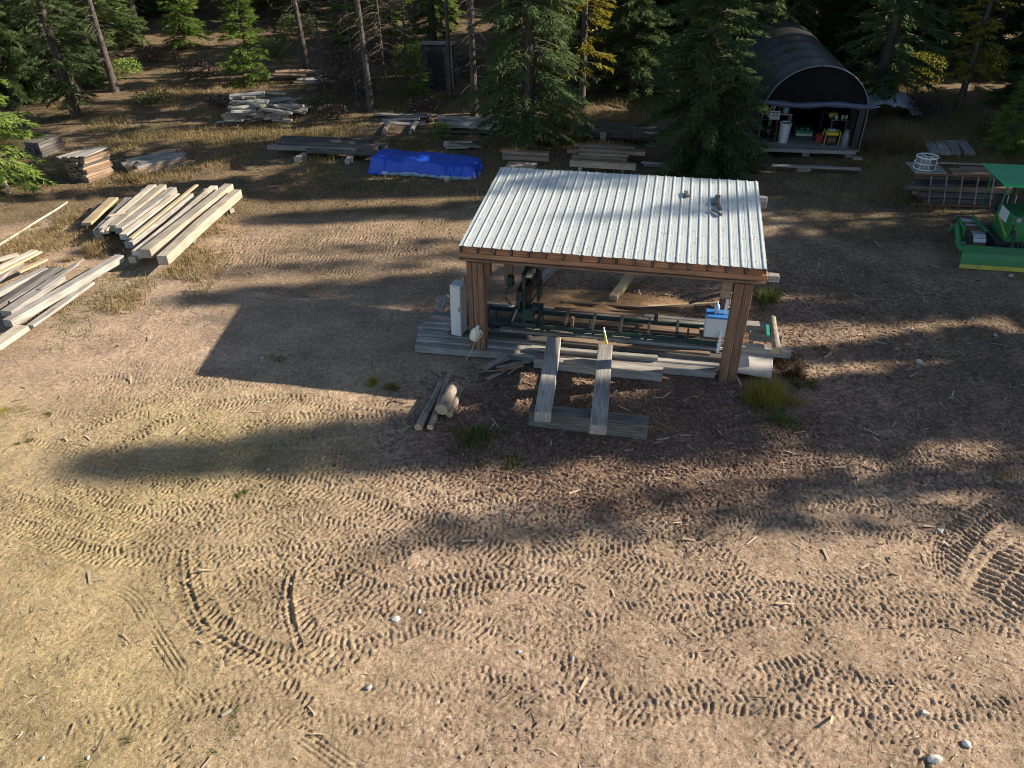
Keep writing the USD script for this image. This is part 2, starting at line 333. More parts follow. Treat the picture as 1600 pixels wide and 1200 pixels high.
wx = .04 * (nz(nx_, ny_, 7, 21) - .5) + .012 * (nz(nx_, ny_, 22, 26) - .5) + .07 * (nz(nx_, ny_, 1.3, 23) - .5); wy = .04 * (nz(nx_, ny_, 7, 22) - .5) + .012 * (nz(nx_, ny_, 22, 27) - .5) + .07 * (nz(nx_, ny_, 1.3, 24) - .5)
rough_ = nz(nx_, ny_, 14, 25)
LUGS = [  # points, half width, depth, lug pitch, wanted presence
    ([(-30, 812), (60, 838), (120, 862), (190, 872), (250, 866), (300, 846), (340, 812)], .22, .038, .19, .9),
    ([(-30, 770), (60, 792), (130, 812), (220, 832), (300, 838), (360, 825)], .20, .030, .17, .7),
    ([(40, 742), (110, 762), (170, 790), (250, 806), (330, 796), (420, 780)], .20, .034, .18, .9),
    ([(160, 752), (260, 758), (340, 752), (440, 742)], .17, .026, .15, .8),
    ([(310, 812), (292, 850), (288, 890), (305, 945), (345, 990), (405, 1020), (470, 1040), (520, 1050)], .26, .042, .20, .9),
    ([(345, 860), (350, 905), (385, 955), (450, 985)], .22, .032, .19, .7),
    ([(500, 862), (470, 905), (462, 960), (500, 1010), (580, 1015), (640, 1020)], .24, .040, .21, .75),
    ([(480, 872), (540, 905), (620, 938), (700, 950)], .24, .038, .20, .8),
    ([(580, 930), (660, 920), (760, 905), (860, 915), (950, 935)], .26, .040, .21, .8),
    ([(300, 700), (400, 738), (520, 770), (640, 808), (740, 842), (840, 880), (930, 905)], .24, .034, .19, .8),
    ([(480, 712), (600, 752), (700, 786), (800, 810)], .2, .03, .18, .7),
    ([(60, 690), (150, 660), (240, 622), (330, 600), (430, 586)], .2, .028, .17, .75),
    ([(110, 735), (180, 700), (260, 655), (350, 630), (460, 625), (560, 640)], .22, .03, .18, .75),
    ([(240, 590), (300, 640), (340, 690), (400, 720), (500, 730)], .2, .028, .17, .7),
    ([(420, 690), (520, 672), (620, 690), (700, 720)], .2, .026, .17, .7),
    ([(560, 830), (640, 800), (720, 790), (820, 780)], .2, .026, .17, .6),
    ([(1040, 985), (1120, 972), (1200, 958), (1260, 962)], .22, .034, .19, .75),
    ([(1130, 1035), (1200, 1050), (1270, 1040), (1335, 1005)], .26, .042, .20, .9),
    ([(1080, 975), (1110, 1040), (1180, 1090)], .22, .032, .19, .7),
    ([(800, 1000), (870, 1035), (940, 1060), (1020, 1075)], .24, .036, .20, .65),
    ([(820, 1110), (900, 1090), (1010, 1110), (1120, 1150)], .24, .034, .20, .6),
    ([(600, 1100), (700, 1075), (790, 1080)], .22, .032, .20, .55),
    ([(1200, 895), (1290, 905), (1370, 890), (1440, 870)], .22, .028, .19, .6),
    ([(1462, 935), (1470, 890), (1495, 845), (1540, 805), (1620, 775)], .30, .06, .21, 1.0),
    ([(1530, 985), (1560, 930), (1600, 880), (1650, 850)], .42, .075, .24, 1.0),
    ([(1380, 985), (1440, 1000), (1500, 1040)], .22, .028, .19, .5),
    ([(60, 950), (100, 1000), (90, 1060)], .2, .024, .18, .5),
    ([(330, 372), (430, 378), (540, 372), (660, 366)], .3, .03, .2, .85),
    ([(320, 398), (430, 405), (560, 398), (690, 390)], .3, .03, .2, .8),
    ([(250, 460), (300, 430), (380, 412), (480, 420), (600, 425)], .3, .03, .2, .7),
    ([(380, 330), (480, 335), (580, 325), (700, 318)], .3, .026, .2, .6),
    ([(210, 560), (260, 500), (310, 455), (350, 400)], .25, .026, .18, .7),
    ([(30, 1180), (90, 1150), (200, 1120), (300, 1105)], .22, .022, .18, .45),
    ([(420, 1150), (500, 1120), (560, 1085)], .22, .030, .20, .55),
]
rgt = np.random.default_rng(77)
for k in range(26):                                   # long passes of a machine: two wheel tracks side by side
    x0, y0 = rgt.uniform(-9, 4), rgt.uniform(6.2, 13.8); hd = rgt.normal(0, .28) + (PI if rgt.random() < .3 else 0); cv = rgt.normal(0, .055); L = rgt.uniform(7, 13); tt = np.linspace(0, L, 14)
    th_ = hd + cv * tt; cx_, cy_ = x0 + np.cumsum(np.cos(th_)) * L / 13, y0 + np.cumsum(np.sin(th_)) * L / 13; w_ = rgt.uniform(.18, .24)
    for sd_ in (-.78, .78): LUGS.insert(0, (np.c_[cx_ - sd_ * np.sin(th_), cy_ + sd_ * np.cos(th_)], w_, .028, .19, .62))
for k in range(24):                                   # older, fainter passes over the working yard
    cx, cy = rgt.uniform(60, 900), rgt.uniform(585, 850); a = rgt.uniform(-.35, .35); L = rgt.uniform(120, 260)
    LUGS.insert(0, ([(cx - L, cy + L * a * .6), (cx, cy + rgt.uniform(-18, 18)), (cx + L, cy - L * a * .6)], .2, .026, .18, .55))
for k in range(14):
    cx, cy = rgt.uniform(380, 1520), rgt.uniform(860, 1160); a = rgt.uniform(-.4, .4); L = rgt.uniform(70, 170)
    LUGS.insert(0, ([(cx - L, cy + L * a), (cx, cy + rgt.uniform(-18, 18)), (cx + L, cy - L * a)], .22, .034, .19, .45))
for k in range(12):
    cx, cy = rgt.uniform(330, 660), rgt.uniform(310, 470); a = rgt.uniform(-.12, .12); L = rgt.uniform(80, 180)
    LUGS.insert(0, ([(cx - L, cy + L * a), (cx, cy + rgt.uniform(-6, 6)), (cx + L, cy - L * a)], .25, .03, .2, .5))
grid_tree = cKDTree(np.stack([nx_, ny_], 1))
disturbed = np.zeros(len(nx_))
for k, (pix, hw, dep, pit, pres) in enumerate(LUGS):
    pit *= .58; dep *= .52; hw *= .95; pres = min(1, pres + .12)
    s, P, T = spline(pix)
    lo, hi = P.min(0) - hw * 1.6, P.max(0) + hw * 1.6
    cand = np.nonzero((nx_ > lo[0]) & (nx_ < hi[0]) & (ny_ > lo[1]) & (ny_ < hi[1]))[0]
    if not len(cand): continue
    q = np.stack([nx_[cand] + wx[cand], ny_[cand] + wy[cand]], 1)
    d, j = cKDTree(P).query(q, distance_upper_bound=hw * 1.5)
    ok = np.isfinite(d) & (j > 0) & (j < len(P) - 1); cand, d, j, q = cand[ok], d[ok], j[ok], q[ok]
    v = q - P[j]; T = T[j] / np.linalg.norm(T[j], axis=1)[:, None]
    t = (T[:, 0] * v[:, 1] - T[:, 1] * v[:, 0]) / hw; sl = s[j]; at = np.abs(t)
    per = meshkit.noise(np.stack([np.floor(sl / pit + .5 * (t < 0)) * 3.1, np.full_like(sl, k * 7.7), t * 0 + (t < 0)], -1), 40 + k)
    ph = sl / pit + .62 * at + .5 * (t < 0) + .12 * (per - .5); fr = ph - np.floor(ph)
    lug = ss(.0, .14, fr) * (1 - ss(.34, .56, fr)); ridge = ss(.5, .68, fr) * (1 - ss(.78, 1, fr))
    inside = 1 - ss(.88, 1.06, at)
    pm = meshkit.noise(np.stack([sl * 1.1, t * 1.3, np.full_like(sl, k * 3.3)], -1), 90 + k)
    m0 = 0; hf = meshkit.noise(np.stack([q[:, 0] * 5, q[:, 1] * 5, np.full_like(sl, k * 1.9)], -1), 140 + k)
    m = ss(1 - pres - .28, 1 - pres + .42, .62 * pm + .38 * hf) * ss(0, 1.3, sl) * ss(0, 1.3, s[-1] - sl)
    sm_ = G(120, 1010); m = m * (1 - .85 * (1 - ss(.55, 1.1, np.sqrt(((q[:, 0] - sm_[0]) / 2.4) ** 2 + ((q[:, 1] - sm_[1]) / 1.9) ** 2))) * (k < len(LUGS) - 34))
    amp = dep * m * (.45 + .95 * per) * (.7 + .6 * rough_[cand]); disturbed[cand] = np.maximum(disturbed[cand], m * inside)
    new = amp * (-lug * ss(.02, .14, at) + .45 * ridge - .25) * inside + amp * .55 * np.exp(-((at - 1.14) / .13) ** 2) * (.3 + 1.2 * rough_[cand])
    H[cand] = H[cand] * (1 - .6 * inside * m) + new
clod = meshkit.fbm(np.stack([nx_ * 15, ny_ * 15, nx_ * 0 + 3.3], -1), 3, 61)
churn_w = disturbed
H += (.008 + .020 * disturbed) * (np.abs(clod - .5) * -4 + .6) * fine_w
def stamp(n, seed, dens, lo, hi, depth, ll, ww):
    """single lug prints pressed into loose earth, turned alike where they lie close together"""
    r = np.random.default_rng(seed); p = np.c_[r.uniform(lo[0], hi[0], n), r.uniform(lo[1], hi[1], n)]; p = p[r.random(n) < dens(p[:, 0], p[:, 1])]
    base = PI * 1.6 * nz(p[:, 0], p[:, 1], .55, seed + 1) + r.choice([-.6, .6], len(p)) + r.normal(0, .18, len(p))
    nb = grid_tree.query_ball_point(p, .17)
    for (x, y), a, ix in zip(p, base, nb):
        if len(ix) < 6: continue
        ix = np.array(ix); dx, dy = nx_[ix] - x, ny_[ix] - y; u = dx * math.cos(a) + dy * math.sin(a); v = -dx * math.sin(a) + dy * math.cos(a); l, w = r.uniform(*ll), r.uniform(*ww)
        e = np.exp(-(np.abs(u) / l) ** 4); H[ix] += r.uniform(.35, 1.2) * depth * e * (-np.exp(-(v / w) ** 2) + .75 * np.exp(-((v - 1.9 * w) / w) ** 2))
def blob(x, y, px, py, rx, ry): c = G(px, py); return 1 - ss(.5, 1.1, np.sqrt(((x - c[0]) / rx) ** 2 + ((y - c[1]) / ry) ** 2))
churn = lambda x, y: np.clip(np.maximum.reduce([.9 * blob(x, y, 1200, 1010, 2.0, 1.3), .9 * blob(x, y, 700, 900, 4.2, 1.5), .85 * blob(x, y, 420, 960, 2.2, 1.4), .7 * blob(x, y, 400, 720, 5.0, 2.2), .6 * blob(x, y, 1050, 860, 3.5, 1.2), .6 * blob(x, y, 560, 380, 5.5, 3.0), .5 * blob(x, y, 1000, 1090, 3.6, 1.0), .5 * blob(x, y, 1450, 980, 2.0, 1.5), .35 * blob(x, y, 700, 1140, 3.5, .8)]) * ss(.36, .62, nz(x, y, 1.1, 33)) , 0, 1)
stamp(17000, 301, lambda x, y: churn(x, y), (-9.5, 5.2), (9.5, 15), .020, (.03, .06), (.013, .022))
stamp(2600, 302, lambda x, y: churn(x, y), (-10, 15), (3, 25), .026, (.06, .1), (.025, .04))
stamp(3500, 303, lambda x, y: .4 + 0 * x, (-9.5, 5.2), (10.5, 14), .012, (.025, .07), (.012, .022))
RIBS = [([(182, 922), (205, 932), (228, 965), (255, 1010), (282, 1052)], .13, .016), ([(198, 938), (240, 936), (292, 938)], .11, .012),
        ([(288, 1066), (315, 1092)], .1, .013), ([(470, 1150), (520, 1185), (560, 1215)], .13, .014), ([(545, 940), (480, 920), (440, 905)], .1, .012), ([(1476, 905), (1468, 860), (1490, 825)], .12, .014)]
for pix, hw, dep in RIBS:                              # ribbed car tyre prints
    s, P, T = spline(pix); lo, hi = P.min(0) - hw * 1.6, P.max(0) + hw * 1.6
    cand = np.nonzero((nx_ > lo[0]) & (nx_ < hi[0]) & (ny_ > lo[1]) & (ny_ < hi[1]))[0]
    d, j = cKDTree(P).query(np.stack([nx_[cand], ny_[cand]], 1), distance_upper_bound=hw * 1.3)
    ok = np.isfinite(d) & (j > 0) & (j < len(P) - 1); cand, j = cand[ok], j[ok]
    v = np.stack([nx_[cand], ny_[cand]], 1) - P[j]; T = T[j] / np.linalg.norm(T[j], axis=1)[:, None]
    t = (T[:, 0] * v[:, 1] - T[:, 1] * v[:, 0]) / hw; at = np.abs(t)
    H[cand] = H[cand] * .6 + dep * .75 * (np.cos(t * PI * 3.5) - .6) * (1 - ss(.9, 1.05, at)) * ss(.2, .6, nz(nx_[cand], ny_[cand], 2.5, 36))
def trench(pix, hw, dep):
    s, P, T = spline(pix); d, j = cKDTree(P).query(np.stack([nx_, ny_], 1), distance_upper_bound=hw * 2)
    ok = np.isfinite(d); H[ok] += -dep * .8 * np.exp(-(d[ok] / hw) ** 2) * ss(0, .15, s[j[ok]]) * ss(.3, .62, nz(nx_[ok], ny_[ok], 8, 35)) * (.4 + 1.2 * rough_[ok]) + dep * .5 * np.exp(-((d[ok] - hw * 1.35) / (hw * .4)) ** 2)
trench([(290, 862), (292, 900), (306, 950), (325, 985)], .045, .05)
trench([(458, 895), (452, 915), (452, 945), (460, 985), (468, 1012)], .05, .06)
trench([(535, 900), (520, 930), (480, 940)], .04, .04)
trench([(320, 985), (360, 1005), (420, 1035)], .04, .035)
trench([(480, 890), (500, 868)], .04, .04)
Z[idx] += H
def zone_mulch(x, y):
    d = np.sqrt(((x - 2.6) / 5.7) ** 2 + ((y - 12.9) / 3.6) ** 2)
    e = np.sqrt(((x - 9.5) / 6.5) ** 2 + ((y - 15.5) / 7.5) ** 2)
    f = np.sqrt(((x - 3.2) / 4.2) ** 2 + ((y - 17.4) / 3.2) ** 2)
    return np.maximum.reduce([.95 * (1 - ss(.45, 1.15, d)), .52 * (1 - ss(.5, 1.1, e)), .75 * (1 - ss(.6, 1.1, f)), 0 * x])
def zone_litter(x, y):
    edge = 26.5 + 1.5 * np.sin(x * .35) + -2.0 * ss(-5, -11, x) - 1.5 * ss(9, 13, x)
    a = ss(-2.0, 2.5, y - edge)
    l = np.sqrt(((x + 13.6) / 2.6) ** 2 + ((y - 19.0) / 6.0) ** 2)
    return np.maximum.reduce([a, .4 * (1 - ss(.6, 1.1, l)), .55 * ss(6, 10, x) * ss(11, 15, y), .50 * ss(15, 21, y) * ss(-12, -8, x), .75 * ss(8, 11, x) * ss(19, 24, y)])
zr, zg = zone_mulch(xf, yf), zone_litter(xf, yf)
zb = np.clip(np.maximum(ss(-1.5, -7, xf) * ss(16, 12, yf), .85 * ss(0, -6, xf) * ss(9.5, 6.5, yf)) * (.55 + .9 * nz(xf, yf, .5, 44)), 0, 1)
moist = np.zeros(len(xf)); moist[idx] = np.clip(.75 * disturbed + .9 * churn(nx_, ny_) * (.4 + rough_), 0, 1) * ss(.25, .6, nz(nx_, ny_, 2.2, 47))
n_c, n_r = shp[1], shp[0]
ii = (np.arange(n_r - 1)[:, None] * n_c + np.arange(n_c - 1)[None]).ravel()
quad = np.stack([ii, ii + 1, ii + n_c + 1, ii + n_c], 1)
gm = UsdGeom.Mesh.Define(stage, '/World/ground')
gm.CreatePointsAttr(Vt.Vec3fArray.FromNumpy(np.stack([xf, yf, Z], 1).astype(np.float32)))
gm.CreateFaceVertexCountsAttr(Vt.IntArray.FromNumpy(np.full(len(quad), 4, np.int32)))
gm.CreateFaceVertexIndicesAttr(Vt.IntArray.FromNumpy(quad.astype(np.int32).ravel()))
gm.CreateSubdivisionSchemeAttr('none')
pv = UsdGeom.PrimvarsAPI(gm).CreatePrimvar('zone', Sdf.ValueTypeNames.Color3fArray, 'vertex')
pv.Set(Vt.Vec3fArray.FromNumpy(np.stack([zr, zg, zb], 1).astype(np.float32)))
UsdGeom.PrimvarsAPI(gm).CreatePrimvar('moist', Sdf.ValueTypeNames.FloatArray, 'vertex').Set(Vt.FloatArray.FromNumpy(moist.astype(np.float32)))
dzx = np.gradient(Z.reshape(shp), GX, axis=1); dzy = np.gradient(Z.reshape(shp), GY, axis=0)
nn = np.stack([-dzx.ravel(), -dzy.ravel(), np.ones(len(xf))], 1); nn /= np.linalg.norm(nn, axis=1)[:, None]
gm.CreateNormalsAttr(Vt.Vec3fArray.FromNumpy(nn.astype(np.float32))); gm.SetNormalsInterpolation('vertex')
UsdShade.MaterialBindingAPI.Apply(gm.GetPrim()).Bind(UsdShade.Material.Get(stage, '/World/Looks/dirt'))
tag(gm.GetPrim(), 'dry tan earth of the clearing, printed with tyre tracks', 'ground', kind='structure')
from scipy.interpolate import RegularGridInterpolator
_zi = RegularGridInterpolator((GY, GX), Z.reshape(shp), bounds_error=False, fill_value=0.0)
def gz(x, y): return _zi(np.stack([np.asarray(y, float), np.asarray(x, float)], -1))

unit0 = lambda v: v / (np.linalg.norm(v, axis=-1, keepdims=True) + 1e-9)
# ------------------------------------------------------------------ the open pole shed over the sawmill
SH_YAW = math.radians(-12.4); SHO = np.array([-1.175, 15.88, 0.0]); SL, SW, ZF, ZB = 6.8, 4.37, 2.98, 3.40
SM = mat4(SHO, SH_YAW)
def shed_pt(u, v, z): return (SM @ np.array([u, v, z, 1]))[:3]
shed = thing('pole_shed', 'open post and beam shed with ribbed white metal roof in the middle of the yard', 'shed', SM)
slope = math.atan2(ZB - ZF, SW)
def roof_z(v): return ZF + (ZB - ZF) * v / SW
# roof sheets
def sheet(w, L, nrib, pitch, first):
    xs, zs = [0.0], [0.0]
    for k in range(nrib):
        c = first + k * pitch
        for dx, dz in ((-.024, 0), (-.013, .018), (.013, .018), (.024, 0)): xs.append(c + dx); zs.append(dz)
        for q in (.36, .64):
            m = c + pitch * q
            if m < w - .02:
                for dx, dz in ((-.010, 0), (0, .0022), (.010, 0)): xs.append(m + dx); zs.append(dz)
    xs.append(w); zs.append(0.0)
    o = np.argsort(xs, kind='stable'); xs, zs = np.array(xs)[o], np.array(zs)[o]
    n = len(xs); rows = 5; V = []
    for r in range(rows):
        V += [(x, L * r / (rows - 1), z) for x, z in zip(xs, zs)]
    top = np.array(V); bot = top - [0, 0, .003]; V = np.vstack([top, bot]); F = []; N = len(top)
    for r in range(rows - 1):
        for j in range(n - 1):
            a = r * n + j; F += [[a, a + 1, a + n + 1], [a, a + n + 1, a + n], [N + a, N + a + n + 1, N + a + 1], [N + a, N + a + n, N + a + n + 1]]
    for j in range(n - 1):
        F += [[j, N + j + 1, j + 1], [j, N + j, N + j + 1]]; a = (rows - 1) * n + j; F += [[a, a + 1, N + a + 1], [a, N + a + 1, N + a]]
    for r in range(rows - 1):
        a = r * n; F += [[a, a + n, N + a + n], [a, N + a + n, N + a]]; a = r * n + n - 1; F += [[a, N + a + n, a + n], [a, N + a, N + a + n]]
    return trimesh.Trimesh(V, np.array(F), process=False)
RP = .2286; RL = math.hypot(SW, ZB - ZF); u = 0.0; k = 0
while u < SL - .05:
    w = min(4 * RP, SL - u); nr = int(round(w / RP))
    M = np.eye(4); cs, sn = math.cos(slope), math.sin(slope); M[1, 1], M[1, 2], M[2, 1], M[2, 2] = cs, -sn, sn, cs
    M[:3, 3] = (u + .001, -.02 * (k % 2), ZF + .002 * (k % 2)); rp = mesh('roof_panel', sheet(w - .002, RL + .05, nr, RP, RP * .5), 'roof_metal', shed, xf=M)
    scr = []
    for v in (.3, 1.3, 2.3, 3.3, 4.2):
        for j in range(nr):
            b = trimesh.creation.cylinder(.009, .008, sections=6); b.apply_translation([RP * .5 + j * RP + .05, v, .004]); scr.append(b)
    mesh('screw_heads', cat_(scr), 'black_metal', rp, kind='stuff')
    u += 4 * RP; k += 1
nr_ = np.random.default_rng(91); P_ = np.array([shed_pt(nr_.uniform(.05, SL - .05), v, roof_z(v) + .012) for v in nr_.uniform(.05, SW - .05, 700)]); a_ = nr_.uniform(0, 6.28, 700); d_ = np.stack([np.cos(a_), np.sin(a_), 0 * a_ + .05], 1)
roof_litter = (P_, d_)
# rafters run from front to back, their tails show under the front edge
for j in range(18):
    uu = .03 + j * (SL - .06) / 17
    mesh('rafter', bar((uu, -.005, ZF - .075), (uu, SW - .02, ZB - .075), .045, .13), 'dark_wood', shed)
for j in range(17):
    uu = .03 + (j + .5) * (SL - .06) / 17
    mesh('blocking', bar((uu - .17, .085, ZF - .10), (uu + .17, .085, ZF - .10), .04, .17), 'beam_wood', shed)
mesh('front_beam', bar((-.02, .20, ZF - .275), (SL + .06, .20, ZF - .275), .28, .17), 'beam_wood', shed)
mesh('beam_ledge', bar((-.01, .02, ZF - .335), (SL + .02, .02, ZF - .335), .075, .05), 'post_wood', shed)
mesh('beam_end_cap', bar((SL + .062, .20, ZF - .275), (SL + .30, .20, ZF - .275), .20, .14), 'weathered_wood', shed)
mesh('rear_beam', bar((-.1, 3.75, ZB - .30), (SL + .22, 3.75, ZB - .30), .24, .26), 'weathered_wood', shed)
for uu in (.12, SL - .12): mesh('side_beam', bar((uu, .35, ZF - .24), (uu, 3.62, ZB - .36), .16, .16), 'beam_wood', shed)
def post(u, v, w, d, h, n=3):
    p = None
    P = UsdGeom.Xform.Define(stage, numbered(shed, 'post')); setx(P, mat4((u, v, 0))); P = str(P.GetPath())
    for a in range(n):
        bw = w / n; g = cbox(h + .15, bw - .004, d - (.012 if a == 1 else 0), .012)
        M = np.eye(4); M[:3, :3] = np.array([[0, 1, 0], [0, 0, 1], [1, 0, 0]], float)
        M[:3, 3] = (-w / 2 + bw * (a + .5), 0, (h - .15) / 2); mesh('post_timber', g, 'post_wood', P, xf=M)
post(.34, .18, .40, .30, ZF - .40); post(SL - .40, .18, .40, .30, ZF - .40, 2)
post(.34, 3.75, .26, .26, ZB - .43, 1); post(SL - .40, 3.75, .26, .26, ZB - .43, 1)
mesh('bracket_block', cbox(.15, .2, .34, .012, (.62, .18, ZF - .58)), 'post_wood', shed)
mesh('bracket_block', cbox(.22, .2, .42, .012, (SL - .75, .18, ZF - .62)), 'brown_wood', shed)
for uu, s_ in ((.34, 1), (SL - .40, -1)): mesh('knee_brace', bar((uu + s_ * .13, 3.75, 2.1), (uu + s_ * .75, 3.75, ZB - .44), .1, .12, up=(0, 1, 0)), 'brown_wood', shed)

ORD = 'first second third fourth fifth sixth seventh eighth ninth tenth eleventh twelfth thirteenth fourteenth'.split()
# plank helpers: the ends are read off the photograph and put at their real height
rng = np.random.default_rng(5)
def plank_between(a, b, w, t, m, name, label, cat, group=None, roll=0.0, wob=.004):
    a, b = np.asarray(a, float), np.asarray(b, float); d = b - a; L = np.linalg.norm(d); d /= L
    y = np.cross([0, 0, 1.], d); y /= np.linalg.norm(y); z = np.cross(d, y)
    y2 = math.cos(roll) * y + math.sin(roll) * z; z2 = np.cross(d, y2)
    g = plank_mesh(L, w, t, wob * 1.6); M = np.eye(4); M[:3, 0], M[:3, 1], M[:3, 2], M[:3, 3] = d, y2, z2, (a + b) / 2
    return mesh(name, g, m, xf=M, label=label, cat=cat, group=group)
def plank_mesh(L, w, t, wob=.004):
    c = min(.012, t * .25); n = 3; pr = [(-w/2 + c, -t/2), (w/2 - c, -t/2), (w/2, -t/2 + c), (w/2, t/2 - c), (w/2 - c, t/2), (-w/2 + c, t/2), (-w/2, t/2 - c), (-w/2, -t/2 + c)]
    V = []; by, bz = rng.normal(0, wob * L * .35), rng.normal(0, wob * L * .3)
    for i in range(n):
        x = L * (i / (n - 1) - .5); q = 1 - (2 * i / (n - 1) - 1) ** 2
        V += [(x, p[0] * (1 + rng.normal(0, .015)) + by * q, p[1] + bz * q) for p in pr]
    V = np.array(V); F = []
    for i in range(n - 1):
        for j in range(8):
            a, b = i * 8 + j, i * 8 + (j + 1) % 8; F += [[a, a + 8, b + 8], [a, b + 8, b]]
    for j in range(1, 7): F += [[0, j, j + 1], [16, 16 + j + 1, 16 + j]]
    m = trimesh.Trimesh(V, np.array(F), process=False); m.fix_normals(); return m
def plank(p0, p1, w, t, ztop, m, name, label, cat, group=None, z1=None, roll=0.0):
    """p0, p1: where the middle of the top face begins and ends in the photograph, at the height ztop"""
    a, b = G(*p0, ztop), G(*p1, ztop if z1 is None else z1); a[2] -= t / 2; b[2] -= t / 2
    return plank_between(a, b, w, t, m, name, label, cat, group, roll)
def log(p0, p1, r0, r1, zc, name, label, cat, group=None, m='log_bark', z1=None):
    a, b = G(*p0, zc), G(*p1, zc if z1 is None else z1); d = b - a; L = np.linalg.norm(d); d /= L
    y = np.cross([0, 0, 1.], d); y /= np.linalg.norm(y); z = np.cross(d, y)
    xs = np.linspace(-.5, .5, 6) * L; rr = np.linspace(r0, r1, 6) * (1 + rng.normal(0, .03, 6))
    M = np.eye(4); M[:3, 0], M[:3, 1], M[:3, 2], M[:3, 3] = d, y, z, (a + b) / 2
    if name == 'pole': return mesh(name, tube(np.stack([xs, rng.normal(0, .02, 6), rng.normal(0, .01, 6)], 1), rr, 8), m, xf=M, smooth=50, label=label, cat=cat, group=group)
    T = UsdGeom.Xform.Define(stage, numbered('/World', name)); setx(T, M); tag(T.GetPrim(), label, cat, group); T = str(T.GetPath())
    mesh('bark', tube(np.stack([xs, rng.normal(0, .008, 6), rng.normal(0, .008, 6)], 1), rr, 12, cap=False), m, T, smooth=50)
    for q, r in ((-.5, rr[0]), (.5, rr[-1])):
        c = trimesh.creation.cylinder(r * .99, .012, sections=12); c.apply_transform(trimesh.transformations.rotation_matrix(PI / 2, [0, 1, 0])); c.apply_translation([q * L, 0, 0])
        mesh('cut_end', c, 'fresh_wood', T)
    return T

# heap of slabs at the edge of the wood
def heap(px, py, n, sx, sy, h, L, w, t, mats, yaw, spread, name, label, cat, group):
    o = G(px, py)
    for k in range(n):
        r = rng.uniform(0, 1); a = yaw + rng.normal(0, spread); e = rng.normal(0, .06); d = np.array([math.cos(a) * math.cos(e), math.sin(a) * math.cos(e), math.sin(e)])
        x, y = rng.uniform(-1, 1) * sx, rng.uniform(-1, 1) * sy; top = h * max(.08, 1 - (x / sx / 1.15) ** 2) * max(.08, 1 - .8 * (y / sy) ** 2)
        c = o + [x, y, .08 + top * (k / n) ** .7]; l = L * rng.uniform(.6, 1.15)
        plank_between(c - d * l / 2, c + d * l / 2, w * rng.uniform(.7, 1.3), t * rng.uniform(.7, 1.3), mats[rng.integers(len(mats))], name, label, cat, group, roll=rng.normal(0, .3))
Pl_ = 'pale_wood'
# --- sticks lying on the roof
def on_roof(px, py):
    d = ray(px, py); n = SM[:3, :3] @ np.array([0, -math.sin(slope), math.cos(slope)]); o = shed_pt(0, 0, ZF + .05)
    return EYE + d * ((o - EYE) @ n) / (d @ n)
for (a, b, w, lab) in (((1072, 299), (1074, 307), .10, 'short dark bark piece on the metal roof, leftmost of the debris'), ((1122, 306), (1116, 318), .13, 'widest dark bark slab lying on the metal roof'),
                       ((1122, 316), (1126, 327), .07, 'thin dark stick below the bark slab on the metal roof'), ((1112, 327), (1128, 336), .05, 'lowest dark stick lying crosswise on the metal roof')):
    plank_between(on_roof(*a), on_roof(*b), w, .05, 'dark_wood', 'roof_stick', lab, 'stick')

# --- timbers under and in front of the shed
gdeck = 'long grey timbers under the shed'
for kk, (p0, p1, w, t, z, m) in enumerate((((655, 507), (1128, 545), .22, .22, .30, 'weathered_wood'), ((654, 518), (1126, 557), .24, .22, .28, 'weathered_wood'), ((652, 528), (1124, 568), .20, .20, .25, 'weathered_wood'), ((650, 537), (1118, 577), .20, .20, .22, 'weathered_wood'))):
    plank(p0, p1, w, t, z, m, 'long_timber', ('farthest', 'third from the front', 'second from the front', 'frontmost')[kk] + ' of the four long grey timbers running under the shed front', 'timber', gdeck)
plank((782, 512), (1000, 531), .16, .09, .40, 'pale_wood', 'board', 'pale board lying on the grey timbers just right of the left post', 'board')
plank((900, 521), (1122, 541), .20, .10, .42, 'weathered_wood', 'board', 'thick grey board on the timbers behind the bunk beams', 'board')
plank((880, 530), (1110, 551), .12, .08, .40, 'brown_wood', 'board', 'narrow brown board on the timbers behind the bunk beams', 'board')
plank((830, 541), (1028, 557), .15, .08, .34, 'weathered_wood', 'board', 'short grey board end to end with the timbers under the bunk beams', 'board')
plank((836, 556), (1036, 578), .28, .26, .28, 'weathered_wood', 'support_timber', 'squat grey timber on the ground under the two bunk beams, nearer the mill', 'timber')
plank((828, 636), (1014, 657), .32, .42, .40, 'old_timber', 'support_timber', 'big grey cross timber carrying the near ends of the two bunk beams', 'timber')
plank((866, 526), (848, 644), .34, .25, .66, 'weathered_wood', 'bunk_beam', 'left of the two grey bunk beams reaching out from the shed', 'timber')
plank((946, 538), (935, 664), .34, .25, .66, 'weathered_wood', 'bunk_beam', 'right of the two grey bunk beams reaching out from the shed', 'timber')
plank((676, 488), (716, 493), .26, .24, .50, 'weathered_wood', 'timber_end', 'thick grey timber end beside the white cabinet at the left of the mill', 'timber')
plank((683, 468), (700, 460), .10, .08, .42, 'weathered_wood', 'board', 'topmost small grey board behind the white cabinet', 'board')
plank((688, 482), (694, 463), .20, .06, .44, 'weathered_wood', 'board', 'short grey board leading back behind the white cabinet', 'board')
plank((664, 500), (712, 503), .16, .10, .36, 'weathered_wood', 'board', 'small grey board at the left end of the timbers under the shed', 'board')
plank((985, 425), (958, 462), .24, .20, .30, 'fresh_wood', 'loose_beam', 'short squared beam on the sawdust behind the mill', 'timber')
plank((870, 410), (838, 440), .24, .16, .2, 'weathered_wood', 'loose_beam', 'grey plank leaning towards the mill head from behind', 'timber')
plank((880, 470), (1060, 482), .12, .06, .14, 'brown_wood', 'edging_strip', 'long thin edging strip on the sawdust behind the mill', 'strip')
